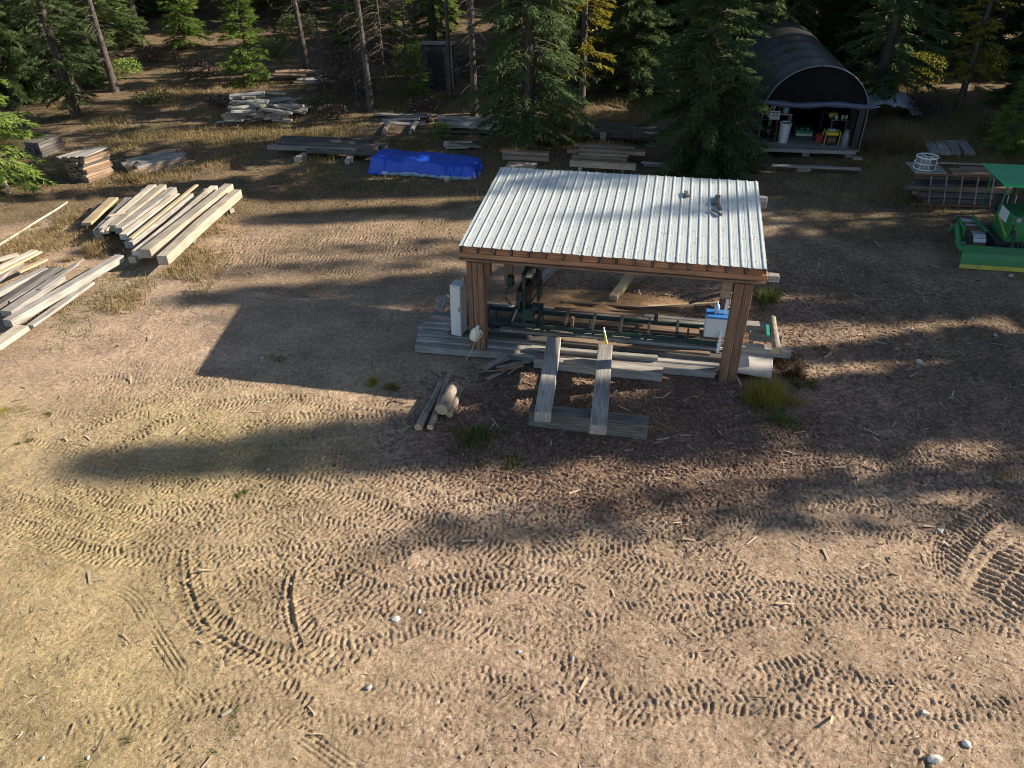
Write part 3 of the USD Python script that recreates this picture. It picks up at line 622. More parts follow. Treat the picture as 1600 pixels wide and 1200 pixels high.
plank((1000, 478), (1120, 472), .08, .05, .12, 'fresh_wood', 'edging_strip', 'thin pale edging strip on the sawdust towards the right rear post', 'strip')
plank((1166, 504), (1202, 507), .26, .22, .5, 'weathered_wood', 'timber_end', 'grey timber end right of the right post, beside the green strip', 'timber')
plank((1160, 538), (1236, 546), .24, .2, .34, 'weathered_wood', 'timber_end', 'lower grey timber end sticking out right of the right post', 'timber')
plank((1172, 517), (1222, 522), .22, .22, .40, 'weathered_wood', 'timber_end', 'middle grey timber end sticking out right of the right post', 'timber')
plank((1180, 553), (1175, 585), .85, .03, .16, 'pale_sheet', 'plywood_sheet', 'pale weathered plywood sheet on the ground right of the right post', 'plywood')
log((1207, 498), (1213, 548), .09, .10, .55, 'log', 'barkless grey log lying over the timber ends right of the shed', 'log', m='log_bark')
plank((1199, 507), (1201, 524), .10, .04, .6, 'green_plastic', 'green_strip', 'green painted strip beside the grey log right of the shed', 'strip')
plank((1095, 578), (1128, 573), .14, .05, .16, 'fresh_wood', 'offcut', 'pale offcut board at the foot of the right post', 'board')
# small round logs in front
log((690, 598), (654, 668), .075, .085, .085, 'log', 'leftmost slim grey log in the cluster in front of the left post', 'log', 'logs in front of the shed')
log((704, 582), (672, 668), .06, .075, .08, 'log', 'longest slim grey log in the cluster in front of the left post', 'log', 'logs in front of the shed')
log((710, 604), (690, 640), .13, .145, .25, 'log', 'short fat brown log on top of the cluster in front of the left post', 'log', 'logs in front of the shed')
log((720, 606), (702, 648), .075, .085, .09, 'log', 'rightmost short grey log in the cluster in front of the left post', 'log', 'logs in front of the shed')

heap(778, 580, 9, .5, .35, .12, .8, .13, .04, [Pl_, 'brown_wood', 'weathered_wood'], .5, .35, 'bark_slab', 'broken pale slab piece lying at the foot of the left post', 'slab', 'slab pieces at the left post')
# --- the band sawmill
ms = SM @ mat4((.0, 1.35, 0)); mill = thing('band_sawmill', 'dark green portable band sawmill on its long rail bed under the shed', 'sawmill', ms)
for v in (-.38, .38): mesh('bed_rail', bar((.1, v, .50), (6.1, v, .50), .06, .10), 'dark_green_metal', mill)
for j in range(9): mesh('bunk', bar((.25 + j * .70, -.42, .56), (.25 + j * .70, .42, .56), .07, .09), 'black_metal', mill)
for j in range(5):
    mesh('side_support', bar((.6 + j * 1.2, -.36, .5), (.6 + j * 1.2, -.36, .82), .05, .05, up=(0, 1, 0)), 'black_metal', mill)
    mesh('leg', bar((.5 + j * 1.3, -.40, .0), (.5 + j * 1.3, -.40, .46), .07, .07, up=(0, 1, 0)), 'black_metal', mill)
hx = 1.35
for v in (-.52, .52):
    mesh('mast', bar((hx, v, .62), (hx, v, 1.95), .08, .08, up=(0, 1, 0)), 'dark_green_metal' if v < 0 else 'black_metal', mill)
    mesh('carriage_foot', bar((hx - .32, v, .62), (hx + .32, v, .62), .09, .10), 'dark_green_metal', mill)
    for dx in (-.25, .25):
        w = trimesh.creation.cylinder(.06, .05, sections=14); w.apply_transform(trimesh.transformations.rotation_matrix(PI / 2, [1, 0, 0])); w.apply_translation([hx + dx, v, .56]); mesh('roller', w, 'black_rubber', mill)
mesh('mast_brace', bar((hx - .3, -.52, .66), (hx, -.52, 1.5), .05, .05, up=(0, 1, 0)), 'steel', mill)
mesh('crossbar', bar((hx, -.56, 1.95), (hx, .56, 1.95), .09, .09), 'black_metal', mill)
for v in (-.42, .50):
    c = trimesh.creation.cylinder(.26, .11, sections=28); c.apply_transform(trimesh.transformations.rotation_matrix(PI / 2, [0, 1, 0])); c.apply_translation([hx - .12, v, 1.25])
    p = mesh('wheel_guard', c, 'black_metal', mill, smooth=40)
    c = trimesh.creation.cylinder(.05, .14, sections=12); c.apply_transform(trimesh.transformations.rotation_matrix(PI / 2, [0, 1, 0])); c.apply_translation([hx - .13, v, 1.25]); mesh('wheel_hub', c, 'steel', p)
mesh('blade_cover', bar((hx - .12, -.42, 1.50), (hx - .12, .50, 1.50), .12, .05), 'black_metal', mill)
mesh('engine', cbox(.36, .34, .30, .03, (hx + .08, .12, 1.66)), 'black_metal', mill)
mesh('air_filter', cat_([trimesh.creation.cylinder(.09, .13, sections=16, transform=mat4((hx + .12, -.02, 1.88)))]), 'steel', mill, smooth=40)
mesh('muffler', cbox(.22, .1, .11, .02, (hx + .1, .34, 1.80)), 'steel', mill)
mesh('fuel_tank', cbox(.26, .24, .12, .03, (hx + .06, -.26, 1.88)), 'cream_plastic', mill)
mesh('water_tank', cbox(.16, .18, .30, .03, (hx - .36, -.40, 1.72)), 'dark_green_metal', mill)
mesh('push_handle', tube([(hx - .30, -.60, 1.15), (hx - .42, -.60, 1.3), (hx - .42, -.60, 1.6), (hx - .2, -.58, 1.7)], .02, 8), 'dark_green_metal', mill, smooth=40)
mesh('drive_cover', cbox(.06, .5, .42, .02, (hx + .30, .05, 1.30)), 'dark_green_metal', mill)
for a in range(3): mesh('cable', tube([(hx + .2, -.4 + .1 * a, 1.9), (hx + .34, -.45 + .1 * a, 1.5), (hx + .1, -.5 + .1 * a, 1.1), (hx + .05, -.5, .75)], .012, 6), 'black_rubber', mill)
mesh('head_panel', cbox(.09, .98, .62, .02, (hx + .02, .04, 1.32)), 'black_metal', mill); mesh('lower_guard', cbox(.30, .30, .36, .04, (hx + .10, -.46, .92)), 'dark_green_metal', mill); mesh('belt_guard', cbox(.16, .62, .26, .05, (hx + .22, .06, 1.62)), 'black_metal', mill); mesh('control_box', cbox(.14, .12, .30, .02, (hx - .08, -.62, 1.45)), 'black_metal', mill)
mesh('lift_chain', tube([(hx + .05, .3, 1.95), (hx + .06, .3, 1.3), (hx + .05, .3, .7)], .018, 6), 'steel', mill)
# log dogs and small things on the bed
mesh('log_dog', cbox(.08, .1, .26, .01, (2.55, -.30, .68)), 'rust', mill)
mesh('log_clamp', cbox(.10, .08, .30, .01, (4.6, .25, .70)), 'black_metal', mill)

for j, (v, z, m_, w_) in enumerate(((.62, .26, 'dark_wood', .26), (.92, .20, 'brown_wood', .24), (1.20, .24, 'dark_wood', .26), (1.50, .18, 'dark_wood', .24), (1.80, .22, 'brown_wood', .26), (2.12, .26, 'weathered_wood', .24), (2.42, .16, 'dark_wood', .22))):
    a, b = shed_pt(-.55 + .12 * (j % 3), v, z), shed_pt(6.5 - .2 * (j % 2), v + .03, z); plank_between(a, b, w_, .18, m_, 'sill_timber', ORD[j] + ' dark sill timber beneath the mill bed, counted from the front', 'timber', 'timbers beneath the mill bed')
for j, (u0, v, L_) in enumerate(((3.2, .98, 2.6), (1.9, 2.25, 2.2), (4.3, 2.3, 1.9), (2.2, .72, 1.5))):
    plank_between(shed_pt(u0, v, .36), shed_pt(u0 + L_, v + .04, .34), .15, .05, ('weathered_wood', 'brown_wood')[j % 2], 'thin_board', ORD[j] + ' thin loose board lying along the sill timbers under the shed', 'board')
# peavey (yellow) and small clamp on the bunk beams
a, b = G(948, 537, .62), G(943, 512, .95)
pv_ = thing('peavey', 'short yellow log lever standing against the right bunk beam', 'tool')
mesh('handle', tube([a, a + (b - a) * .6], .03, 8), 'generator_yellow', pv_); mesh('socket', tube([a + (b - a) * .6, b], [.03, .02], 8), 'steel', pv_)
a = G(873, 530, .62); t_ = thing('clamp', 'small rusty clamp at the far end of the left bunk beam', 'clamp')
mesh('jaw', cbox(.06, .08, .10, .01, a + [0, .05, .05]), 'rust', t_); mesh('screw', rod(a + [0, .05, .08], a + [0, .05, .22], .012, 6), 'steel', t_)

# white cabinet leaning at the left post, and the bottle on the post
def frame(p, yaw): return mat4(p, yaw)
c0 = G(716, 524, .28); cab = thing('tall_cabinet', 'tall narrow white cabinet standing against the left post', 'cabinet', mat4(c0 + [.02, .12, 0], SH_YAW - .15, tilt=(.03, [0, 1, 0])))
mesh('body', cbox(.30, .34, 1.42, .012, (0, 0, .72)), 'grey_cabinet', cab); mesh('door', cbox(.27, .02, 1.34, .006, (0, -.182, .72)), 'grey_cabinet', cab)
mesh('foot', cbox(.28, .30, .03, .005, (0, 0, .0)), 'black_metal', cab); mesh('handle', cbox(.02, .03, .12, .005, (.10, -.2, .8)), 'black_metal', cab); mesh('hasp', cbox(.07, .05, .16, .005, (.10, .10, 1.50)), 'weathered_wood', cab)
jb = G(733, 518, .62); jug = thing('jug', 'cream plastic jug hanging by a string on the left post', 'jug', mat4(shed_pt(.30, -.14, .62), SH_YAW, tilt=(.3, [0, 1, 0]), scale=1.3))
mesh('bottle', lathe([(0, 0), (.085, 0), (.10, .03), (.10, .16), (.07, .22), (.03, .25), (.03, .28), (0, .28)], 16), 'cream_plastic', jug, smooth=40)
mesh('string', tube([(.04, -.06, .05), (.03, -.08, -.2), (-.02, -.07, -.5)], .006, 5), 'rope', jug)
mesh('handle', tube([(.06, -.0, .24), (.12, -.03, .2), (.11, -.03, .1)], .013, 6), 'cream_plastic', jug); mesh('cap', trimesh.creation.cylinder(.034, .03, sections=12, transform=mat4((0, 0, .29))), 'white_plastic', jug)

# cabinet on a small wooden stand at the right post, with a blue top and a bottle
q0 = G(1121, 530, .62); stand = thing('saw_stand', 'rough wooden stand under the pale box beside the right post', 'stand', mat4(q0 + [0, .25, -.62], SH_YAW))
mesh('top', cbox(.75, .55, .05, .008, (0, 0, .585)), 'brown_wood', stand)
for sx in (-.3, .3):
    for sy in (-.2, .2): mesh('leg', bar((sx, sy, 0), (sx, sy, .56), .08, .08, up=(0, 1, 0)), 'brown_wood', stand)
mesh('brace', bar((-.28, -.25, .05), (.28, -.25, .52), .03, .08, up=(0, 1, 0)), 'fresh_wood', stand)
box_ = thing('storage_box', 'pale grey box with bright blue lid on the stand by the right post', 'box', mat4(q0 + [0, .25, 0], SH_YAW))
mesh('body', cbox(.56, .40, .52, .012, (0, 0, .265)), 'grey_cabinet', box_); mesh('lid', cbox(.58, .42, .05, .012, (0, 0, .552)), 'blue_plastic', box_)
bt = thing('water_bottle', 'clear blue water bottle standing on the blue lid', 'bottle', SM @ mat4(((np.linalg.inv(SM) @ np.r_[q0 + [0, .25, 0], 1])[:3] + [-.05, .02, .58]), scale=.8))
mesh('bottle_body', lathe([(0, 0), (.085, 0), (.09, .02), (.09, .20), (.06, .27), (.025, .31), (.025, .33), (0, .33)], 16), 'pale_blue_plastic', bt, smooth=40); mesh('cap', trimesh.creation.cylinder(.03, .035, sections=12, transform=mat4((0, 0, .345))), 'white_plastic', bt)
# aluminium ladder behind the right post
l0 = shed_pt(SL - .66, .75, .28); lad = thing('ladder', 'white aluminium ladder leaning behind the right post', 'ladder', mat4(l0, SH_YAW))
for x in (0, .36): mesh('rail', bar((x, 0, 0), (x + .12, .75, 1.55), .03, .07, up=(1, 0, 0)), 'white_plastic', lad)
for j in range(5): mesh('rung', bar((.03 + .12 * (j + .6) / 5.2, .75 * (j + .6) / 5.2, 1.55 * (j + .6) / 5.2), (.33 + .12 * (j + .6) / 5.2, .75 * (j + .6) / 5.2, 1.55 * (j + .6) / 5.2), .03, .03), 'white_plastic', lad)
plank_between(shed_pt(5.4, 2.2, .9), shed_pt(6.2, 2.0, 1.35), .14, .04, 'dark_wood', 'leaning_board', 'dark board leaning up behind the right post', 'board')
plank_between(shed_pt(5.15, 2.35, .95), shed_pt(6.15, 2.5, 1.2), .12, .04, 'dark_wood', 'leaning_board', 'second dark board crossing the leaning one behind the right post', 'board')

# sawdust mound behind the mill
yy, xx = np.mgrid[0:1:26j, 0:1:40j]; hx_ = np.sin(xx * PI) ** .7 * np.sin(yy * PI) ** .8
P_ = np.stack([(xx - .5) * 5.0, (yy - .5) * 2.0, .15 * hx_ * (-.1 + 2.1 * meshkit.fbm(np.stack([xx * 9, yy * 5, xx * 0], -1), 4, 5)) - .03], -1).reshape(-1, 3)
i_ = (np.arange(25)[:, None] * 40 + np.arange(39)[None]).ravel()
plain('sawdust', (.27, .17, .095), .95, dirt=.9, dcol=(.17, .095, .05), scale=7, bump=1.0, spec=.1)
mesh('sawdust', (P_, np.stack([i_, i_ + 1, i_ + 41, i_ + 40], 1)), 'sawdust', smooth=True, xf=SM @ mat4((3.4, 3.35, 0)), label='orange sawdust heaped along the back of the mill', cat='sawdust', kind='stuff')

# ------------------------------------------------------------------ lumber piles
ORD_ = 'first second third fourth fifth sixth seventh eighth ninth tenth eleventh twelfth thirteenth fourteenth'.split()
def pile(rows, name, label, cat, group):
    for k, (p0, p1, w, t, z, m) in enumerate(rows): plank(p0, p1, w * 1.12, t, z, m, name, label.format(ORD[k]), cat, group)
W, Pl, Fr, Br, Dk = 'weathered_wood', 'pale_wood', 'fresh_wood', 'brown_wood', 'dark_wood'
plank((370, 296), (252, 400), .32, .30, .62, Pl, 'squared_beam', 'nearest big pale squared beam along the right side of the long pile', 'timber')
plank((357, 287), (226, 390), .34, .28, .66, Pl, 'squared_beam', 'big pale squared beam second from the right of the long pile', 'timber')
pile([((334, 290), (212, 392), .26, .26, .52, Pl), ((324, 294), (205, 402), .20, .20, .36, Pl), ((307, 288), (203, 372), .12, .06, .58, Fr), ((296, 302), (200, 378), .26, .22, .44, W),
      ((275, 302), (192, 366), .24, .20, .46, Pl), ((270, 292), (184, 356), .24, .22, .50, W), ((254, 288), (175, 352), .24, .22, .54, Pl), ((238, 288), (160, 356), .26, .22, .50, Pl), ((226, 294), (152, 364), .2, .2, .3, W),
      ((200, 308), (150, 360), .22, .14, .42, W), ((177, 308), (134, 348), .30, .10, .36, Fr), ((158, 318), (124, 352), .24, .12, .24, Dk)],
     'sawn_beam', '{} pale sawn beam behind the two big squared ones, counting leftwards across the long pile', 'timber', 'beams in the long pile left of the yard')
pile([((196, 332), (170, 336), .12, .05, .56, Pl), ((172, 346), (158, 362), .1, .05, .5, Pl), ((180, 340), (164, 360), .09, .05, .5, Pl)], 'short_offcut', '{} short pale offcut on the far side of the long beam pile, from the top', 'board', 'offcuts on the long pile')
for p0, z in (((300, 372), .14), ((262, 340), .2)): pass
plank((350, 322), (362, 326), .18, .16, .2, W, 'bearer', 'dark bearer end under the far end of the nearest big pale beam', 'timber')
plank((286, 370), (304, 374), .16, .14, .16, W, 'bearer', 'dark bearer end under the middle of the nearest big pale beam', 'timber')
pile([((187, 398), (10, 500), .26, .20, .42, W), ((128, 404), (86, 432), .12, .05, .50, Pl), ((120, 412), (60, 452), .12, .05, .52, W), ((93, 430), (8, 486), .30, .16, .50, W), ((150, 420), (20, 500), .2, .16, .34, W),
      ((142, 440), (46, 508), .20, .08, .20, W), ((135, 436), (28, 496), .24, .1, .26, W), ((148, 424), (34, 492), .2, .1, .32, W),
      ((84, 416), (-10, 478), .22, .14, .40, Dk), ((70, 418), (-10, 458), .22, .14, .42, W), ((98, 418), (10, 470), .2, .12, .36, W), ((34, 508), (-12, 540), .34, .14, .26, Pl)],
     'grey_plank', '{} grey plank of the low pile spilling out at the left edge', 'plank', 'planks in the pile at the left edge')
pile([((54, 390), (-8, 420), .20, .06, .44, Pl), ((62, 392), (-8, 428), .16, .06, .40, Fr), ((71, 404), (28, 424), .16, .06, .34, Fr), ((28, 396), (-8, 406), .22, .06, .38, Pl), ((30, 408), (-8, 436), .24, .1, .3, W)],
     'pale_board', '{} pale board of the small stack behind the grey planks at the left edge', 'board', 'pale boards at the left edge')
log((-6, 386), (104, 316), .05, .035, .07, 'pole', 'long thin bleached pole lying in the dry grass at left', 'pole', m='pale_wood')
log((-8, 250), (14, 300), .09, .07, .8, 'pole', 'pale fallen trunk leaning below the bright fir at the left edge', 'log', m='pale_wood', z1=.1)
# square brown stack
def stack(px, py, yaw, nx, nz, L, w, t, m, name, label, cat, group, jit=.03, gap=1.05):
    o = G(px, py)
    for k in range(nz):
        for i in range(nx):
            a = yaw + rng.normal(0, .02); d = np.array([math.cos(a), math.sin(a), 0]); n = np.array([-math.sin(yaw), math.cos(yaw), 0])
            c = o + n * (i - (nx - 1) / 2) * w * gap + [0, 0, (k + .5) * t * 1.04] + d * rng.normal(0, jit)
            plank_between(c - d * L / 2, c + d * L / 2, w * rng.uniform(.9, 1), t, m if isinstance(m, str) else m[rng.integers(len(m))], name, label + (f', {ORD[k]} layer up' if nz > 3 else ''), cat, group)
stack(145, 276, 1.15, 4, 9, 1.25, .27, .10, [Br, Dk, Br], 'stacked_board', 'brown board in the square stack near the bright fir', 'board', 'boards in the square stack', .05)
for j in range(4):
    o = G(145, 276); a = 1.0 + .1 * j; d = np.array([math.cos(a), math.sin(a), 0]); c = o + [(j - 1.5) * .28, 0, .98 + .015 * j]
    plank_between(c - d * .72, c + d * .72, .27, .05, W, 'cover_board', 'grey cover board on top of the tall square stack', 'board', 'cover boards of the square stack')
stack(246, 260, .75, 5, 3, 2.0, .26, .12, [W, W, Br], 'grey_board', 'weathered grey board in the low stack right of the square stack', 'board', 'boards in the low grey stack', .15)
stack(74, 240, 1.3, 3, 5, 1.3, .26, .13, Dk, 'dark_board', 'dark board in the shaded stack behind the bright fir', 'board', 'boards in the shaded stack')
heap(412, 186, 58, 1.6, 1.4, 1.4, 1.6, .24, .09, [W, W, W, Pl], .05, .35, 'slab', 'grey slab in the big tumbled heap at the edge of the wood', 'slab', 'slabs in the tumbled heap')
heap(468, 128, 10, 1.3, .8, .7, 2.2, .22, .12, [W, W, Br], .1, .15, 'old_board', 'old board piled behind the tumbled slab heap', 'board', 'old boards behind the slab heap')
heap(633, 190, 10, .15, .75, .3, 2.6, .3, .09, [W, Dk, W], -.10, .04, 'rough_plank', 'rough plank in the small raised pile behind the blue tarp', 'plank', 'planks in the small raised pile')
for x in (603, 645): plank((x - 4, 205), (x + 6, 188), .16, .16, .2, W, 'bearer', f"{'left' if x < 620 else 'right'} round bearer under the small raised pile behind the blue tarp", 'timber')
plank((436, 217), (588, 226), .55, .34, .62, Dk, 'dark_timber', 'thick dark timber lying along the pile left of the blue tarp', 'timber')
plank((440, 213), (580, 218), .30, .24, .52, Dk, 'dark_timber', 'farther dark timber behind the thick one left of the blue tarp', 'timber')
plank((585, 222), (602, 226), .3, .3, .5, Dk, 'dark_timber', 'short dark timber end nearest the blue tarp', 'timber')
plank((418, 227), (558, 231), .20, .16, .52, W, 'grey_plank', 'long grey plank on the front of the dark timber pile', 'plank')
plank((478, 231), (604, 236), .20, .20, .48, Dk, 'grey_plank', 'lower dark plank on the front of the timber pile, reaching the blue tarp', 'plank')
plank((476, 238), (462, 246), .22, .26, .28, W, 'bearer', 'left grey block bearer under the dark timber pile', 'timber')
plank((550, 240), (542, 249), .22, .26, .28, W, 'bearer', 'right grey block bearer under the dark timber pile', 'timber')
heap(747, 205, 12, .25, .8, .62, 3.3, .34, .13, [W, Dk, W, Br], -.14, .035, 'long_slab', 'long slab in the shaded stack behind the blue tarp beside the tall bare trunk', 'slab', 'slabs in the shaded stack')
heap(722, 231, 6, .2, .25, .25, 1.4, .26, .08, [Br, Pl], -.08, .1, 'short_board', 'short board in the sunlit patch just behind the blue tarp', 'board', 'short boards behind the blue tarp')
plank((786, 234), (858, 238), .34, .3, .40, Br, 'brown_beam', 'farther brown beam above the far left corner of the shed roof', 'timber')
plank((786, 243), (858, 246), .20, .16, .34, 'tan_wood', 'brown_beam', 'nearer tan beam above the far left corner of the shed roof', 'timber')
plank((792, 256), (838, 258), .75, .05, .28, 'tan_wood', 'plywood_sheet', 'tan plywood piece just above the far left corner of the shed roof', 'plywood')
pile([((898, 224), (992, 229), .22, .12, .55, Br), ((886, 233), (905, 233), .24, .14, .4, Br), ((905, 231), (1008, 238), .22, .12, .50, Br), ((894, 241), (980, 246), .24, .16, .44, Br), ((905, 238), (982, 241), .2, .1, .52, 'tan_wood'), ((960, 232), (1006, 236), .3, .1, .4, W)],
     'sawn_board', '{} brown sawn board of the pile behind the roof, left of the big spruce', 'board', 'boards in the pile left of the big spruce')
plank((891, 250), (994, 256), .24, .24, .42, 'tan_wood', 'front_beam', 'squared pale beam along the front of the pile left of the big spruce', 'timber')
for x in (905, 972): plank((x, 253), (x + 1, 262), .14, .2, .2, W, 'bearer', f"{'left' if x < 940 else 'right'} bearer under the squared pale beam behind the roof", 'timber')
plank((1002, 252), (1052, 256), .2, .08, .14, W, 'loose_board', 'grey board lying low at the foot of the big spruce', 'board')
plank((1006, 257), (1040, 258), .14, .06, .1, W, 'loose_board', 'second grey board below the other at the foot of the big spruce', 'board')
plank((912, 192), (1032, 198), .8, .50, .75, Dk, 'dark_beam', 'massive dark beam on supports between the two big spruces', 'timber')
for x in (942, 1020): plank((x - 3, 206), (x + 6, 207), .2, .5, .5, W, 'bearer', f"{'left' if x < 980 else 'right'} post under the massive dark beam between the spruces", 'timber')
p = G(1018, 226); sp = thing('cable_spool', 'grey round spool top on a stem in front of the massive dark beam', 'spool', mat4(p))
mesh('disc', trimesh.creation.cylinder(.42, .05, sections=28, transform=mat4((0, 0, .60))), 'weathered_wood', sp); mesh('core', trimesh.creation.cylinder(.16, .55, sections=16, transform=mat4((0, 0, .3))), 'dark_wood', sp); mesh('base_disc', trimesh.creation.cylinder(.38, .05, sections=28, transform=mat4((0, 0, .03))), 'weathered_wood', sp)

# blue tarp thrown over a low stack
def tarp():
    p = [G(584, 262), G(748, 270)]; c = (G(584, 262) + G(752, 272)) / 2; e = G(752, 272) - G(584, 262); L = np.linalg.norm(e[:2]) * 1.0; yaw = math.atan2(e[1], e[0])
    nu, nv = 90, 56; U, V = np.meshgrid(np.linspace(-1, 1, nu), np.linspace(-1, 1, nv)); hx2, hy2, h = L / 2, .92, .55
    n3 = lambda f, s_: meshkit.fbm(np.stack([U * f * 2, V * f, U * 0 + s_], -1), 4, s_) - .5
    r = np.maximum(np.abs(U) ** 1.0 * 1.0, 0); ex = 1 - ss(.90, 1.0, np.abs(U + .03 * n3(3, 2))); ey = 1 - ss(.66, .92, np.abs(V + .05 * n3(2, 3)))
    z = h * ex * ey * (1 + .42 * n3(1.3, 7) - .10 * U) + .06 * n3(4, 8) + .03 * np.abs(np.sin((U * 7 + V * 3 + 2 * n3(1.5, 9)) * 2)) * (1 - ey * .8) + .02
    x = U * hx2 + .25 * n3(2.2, 11); y = V * hy2 * (1 + .35 * n3(1.6, 12)) + .08 * n3(3, 15) - .15 * (U < -.6) * (V < -.5) * (U + .6)
    Q = np.stack([x, y, np.maximum(z, .015 + .03 * np.abs(n3(6, 14)))], -1).reshape(-1, 3)
    i = (np.arange(nv - 1)[:, None] * nu + np.arange(nu - 1)[None]); fr = (V[:-1, :-1] < -.86) & (U[:-1, :-1] > -.75) & (U[:-1, :-1] < .92)
    q = lambda k: np.stack([k, k + 1, k + nu + 1, k + nu], 1)
    T = thing('blue_tarp', 'bright blue tarpaulin thrown over a low stack behind the shed', 'tarp', mat4(c, yaw))
    mesh('tarp_sheet', (Q, q(i[~fr])), 'blue_tarp', T, smooth=True); mesh('turned_edge', (Q, q(i[fr])), 'grey_tarp', T, smooth=True)
tarp()
def rock_mesh(r, sq, seed, n=2):
    q = np.random.default_rng(seed + 500); p = q.normal(0, 1, (16, 3)); p /= np.linalg.norm(p, axis=1)[:, None]; p *= q.uniform(.72, 1.05, (16, 1)) * np.array([r, r * q.uniform(.55, .9), r * sq])
    m = trimesh.convex.convex_hull(p); m = m.subdivide(); m.vertices += (meshkit.noise(m.vertices / r * 2.3 + seed, seed) - .5)[:, None] * r * .16; return m
p = G(700, 284); mesh('tarp_stone', rock_mesh(.2, .8, 3), 'stone', smooth=40, xf=mat4(p + [0, 0, .12]), label='grey stone weighing down the front edge of the blue tarp', cat='stone')

# ------------------------------------------------------------------ fabric shelter
f0, f1 = G(1184, 246), G(1337, 246); mid = (f0 + f1) / 2; wv = (f1 - f0); WID = np.linalg.norm(wv)
ax = np.array([2.1, 12.0]); syaw = math.atan2(-ax[0], ax[1]); SHM = mat4(mid + [0, .15, 0], syaw)
HW, TOPZ, EAVE, LEN, FZ = WID / 2, 3.62, 1.75, 11.6, .36
def arch(n=25, grow=0.0):
    th = np.linspace(0, PI, n); a = [(HW + grow, FZ)] + [((HW + grow) * np.cos(t), EAVE + (TOPZ + grow - EAVE) * np.sin(t)) for t in th] + [(-(HW + grow), FZ)]
    return np.array(a)
shl = thing('fabric_shelter', 'long black arched fabric shelter with an open front at the edge of the wood', 'shelter', SHM)
A = arch(31); nA = len(A); ys = np.linspace(0, LEN, 49); V = []; k6 = LEN / 6
for y in ys:
    sag = .13 * (1 - np.cos(2 * PI * y / k6)) / 2
    for j, (x, z) in enumerate(A):
        w = math.sin(PI * j / (nA - 1)); q = 1 - sag * w / 2.5; V.append((x * q, y, FZ + (z - FZ) * q))
i = (np.arange(48)[:, None] * nA + np.arange(nA - 1)[None]).ravel()
mesh('cover', (np.array(V), np.stack([i, i + nA, i + nA + 1, i + 1], 1)), 'black_fabric', shl, smooth=True)
for j in range(7):
    B = arch(31, -.11) if j else arch(31, .012); mesh('hoop', tube([(x, j * k6 * (1 if j < 6 else .998) + (.0 if j else -.03), z) for x, z in B], .028 if j else .022, 8), 'galvanised', shl, smooth=40)
def endwall(y, zlo):
    T = A[1:-1]; pts = [(x, y, max(z, zlo)) for x, z in T]; V = np.array(pts + [(x, y, zlo) for x, z in T]); n = len(T); i = np.arange(n - 1)
    V[:, 1] += .05 * (meshkit.noise(V * np.array([1.5, 0, 1.5]), 3) - .5)
    return V, np.stack([i, i + 1, n + i + 1, n + i], 1)
mesh('front_flap', endwall(.06, 2.2), 'flap_fabric', shl, smooth=True); mesh('rear_wall', endwall(LEN - .05, FZ), 'black_fabric', shl)
rl = [(x, -.06, 2.14 + .04 * math.sin(x * 2.3)) for x in np.linspace(-HW - .25, HW + .3, 15)]
mesh('rolled_door', tube(rl, [.06, .09] + [.12 + .02 * math.sin(k * 1.9) for k in range(11)] + [.09, .06], 10), 'navy_tarp', shl, smooth=50)
mesh('door_pipe', rod((-HW - .45, -.06, 2.13), (HW + .42, -.06, 2.13), .03, 8), 'galvanised', shl)
mesh('side_wall_inside', bx(HW - .30, HW - .05, .05, .12, FZ, 2.1), 'black_fabric', shl)
for j in range(14):
    x = -HW - .05 + (2 * HW + .1) * (j + .5) / 14; pass
for j in range(9): mesh('floor_board', cbox(2 * HW + .04, .28, .04, .006, (0, -.02 + j * .285, FZ - .02)), 'weathered_wood', shl)
mesh('floor_deck', bx(-HW, HW, 2.45, LEN - .1, FZ - .05, FZ - .005), 'dark_wood', shl)
mesh('front_joist', bar((-HW, -.14, FZ - .09), (HW - .1, -.14, FZ - .09), .04, .16), 'weathered_wood', shl)
for x in (-HW + .2, 0, HW - .3): mesh('floor_block', cbox(.3, .25, FZ - .1, .01, (x, .1, (FZ - .1) / 2)), 'stone', shl)
def sp_(x, y, z=FZ): return SHM @ mat4((x, y, z))
# step plank in front of the shelter
plank((1206, 257), (1345, 263), .24, .06, .20, W, 'step_plank', 'grey step plank lying in front of the shelter floor', 'plank')
plank((1245, 262), (1266, 262), .3, .14, .14, W, 'step_block', 'grey block under the middle of the shelter step plank', 'block')
# contents
bn = thing('tall_bin', 'tall white plastic bin near the left of the shelter opening', 'bin', sp_(-.92, .75))
mesh('bin_body', trimesh.creation.cone(.1, .1) if False else lathe([(0, 0), (.20, 0), (.25, .80), (.27, .80), (.27, .84), (.23, .84), (.19, .03), (0, .03)], 20), 'white_plastic', bn, smooth=40)
mesh('bag', rock_mesh(.2, .3, 4), 'black_rubber', bn, smooth=40, xf=mat4((0, 0, .80)))
for k, (z) in enumerate((.05,)):
    sf = thing('shelf_rack', 'dark wire shelf rack inside the shelter opening at left', 'shelf', sp_(-1.62, .9))
    for x in (-.35, .35):
        for y in (-.2, .2): mesh('upright', bar((x, y, 0), (x, y, 1.5), .04, .04, up=(0, 1, 0)), 'rust', sf)
    for z in (.15, .55, .95): mesh('shelf', cbox(.74, .46, .03, .004, (0, 0, z)), 'black_metal', sf)
cr_ = thing('crate', 'white slatted crate on the shelf rack in the shelter', 'crate', sp_(-1.45, .8, FZ + .97))
mesh('crate_floor', bx(-.2, .2, -.15, .15, 0, .03), 'white_plastic', cr_)
for j in range(5): mesh('slat', bx(-.2, .2, -.155, -.14, .05 + j * .065, .085 + j * .065), 'white_plastic', cr_)
for x in (-.19, .19): mesh('corner', bx(x - .015, x + .015, -.165, -.155, 0, .36), 'white_plastic', cr_)
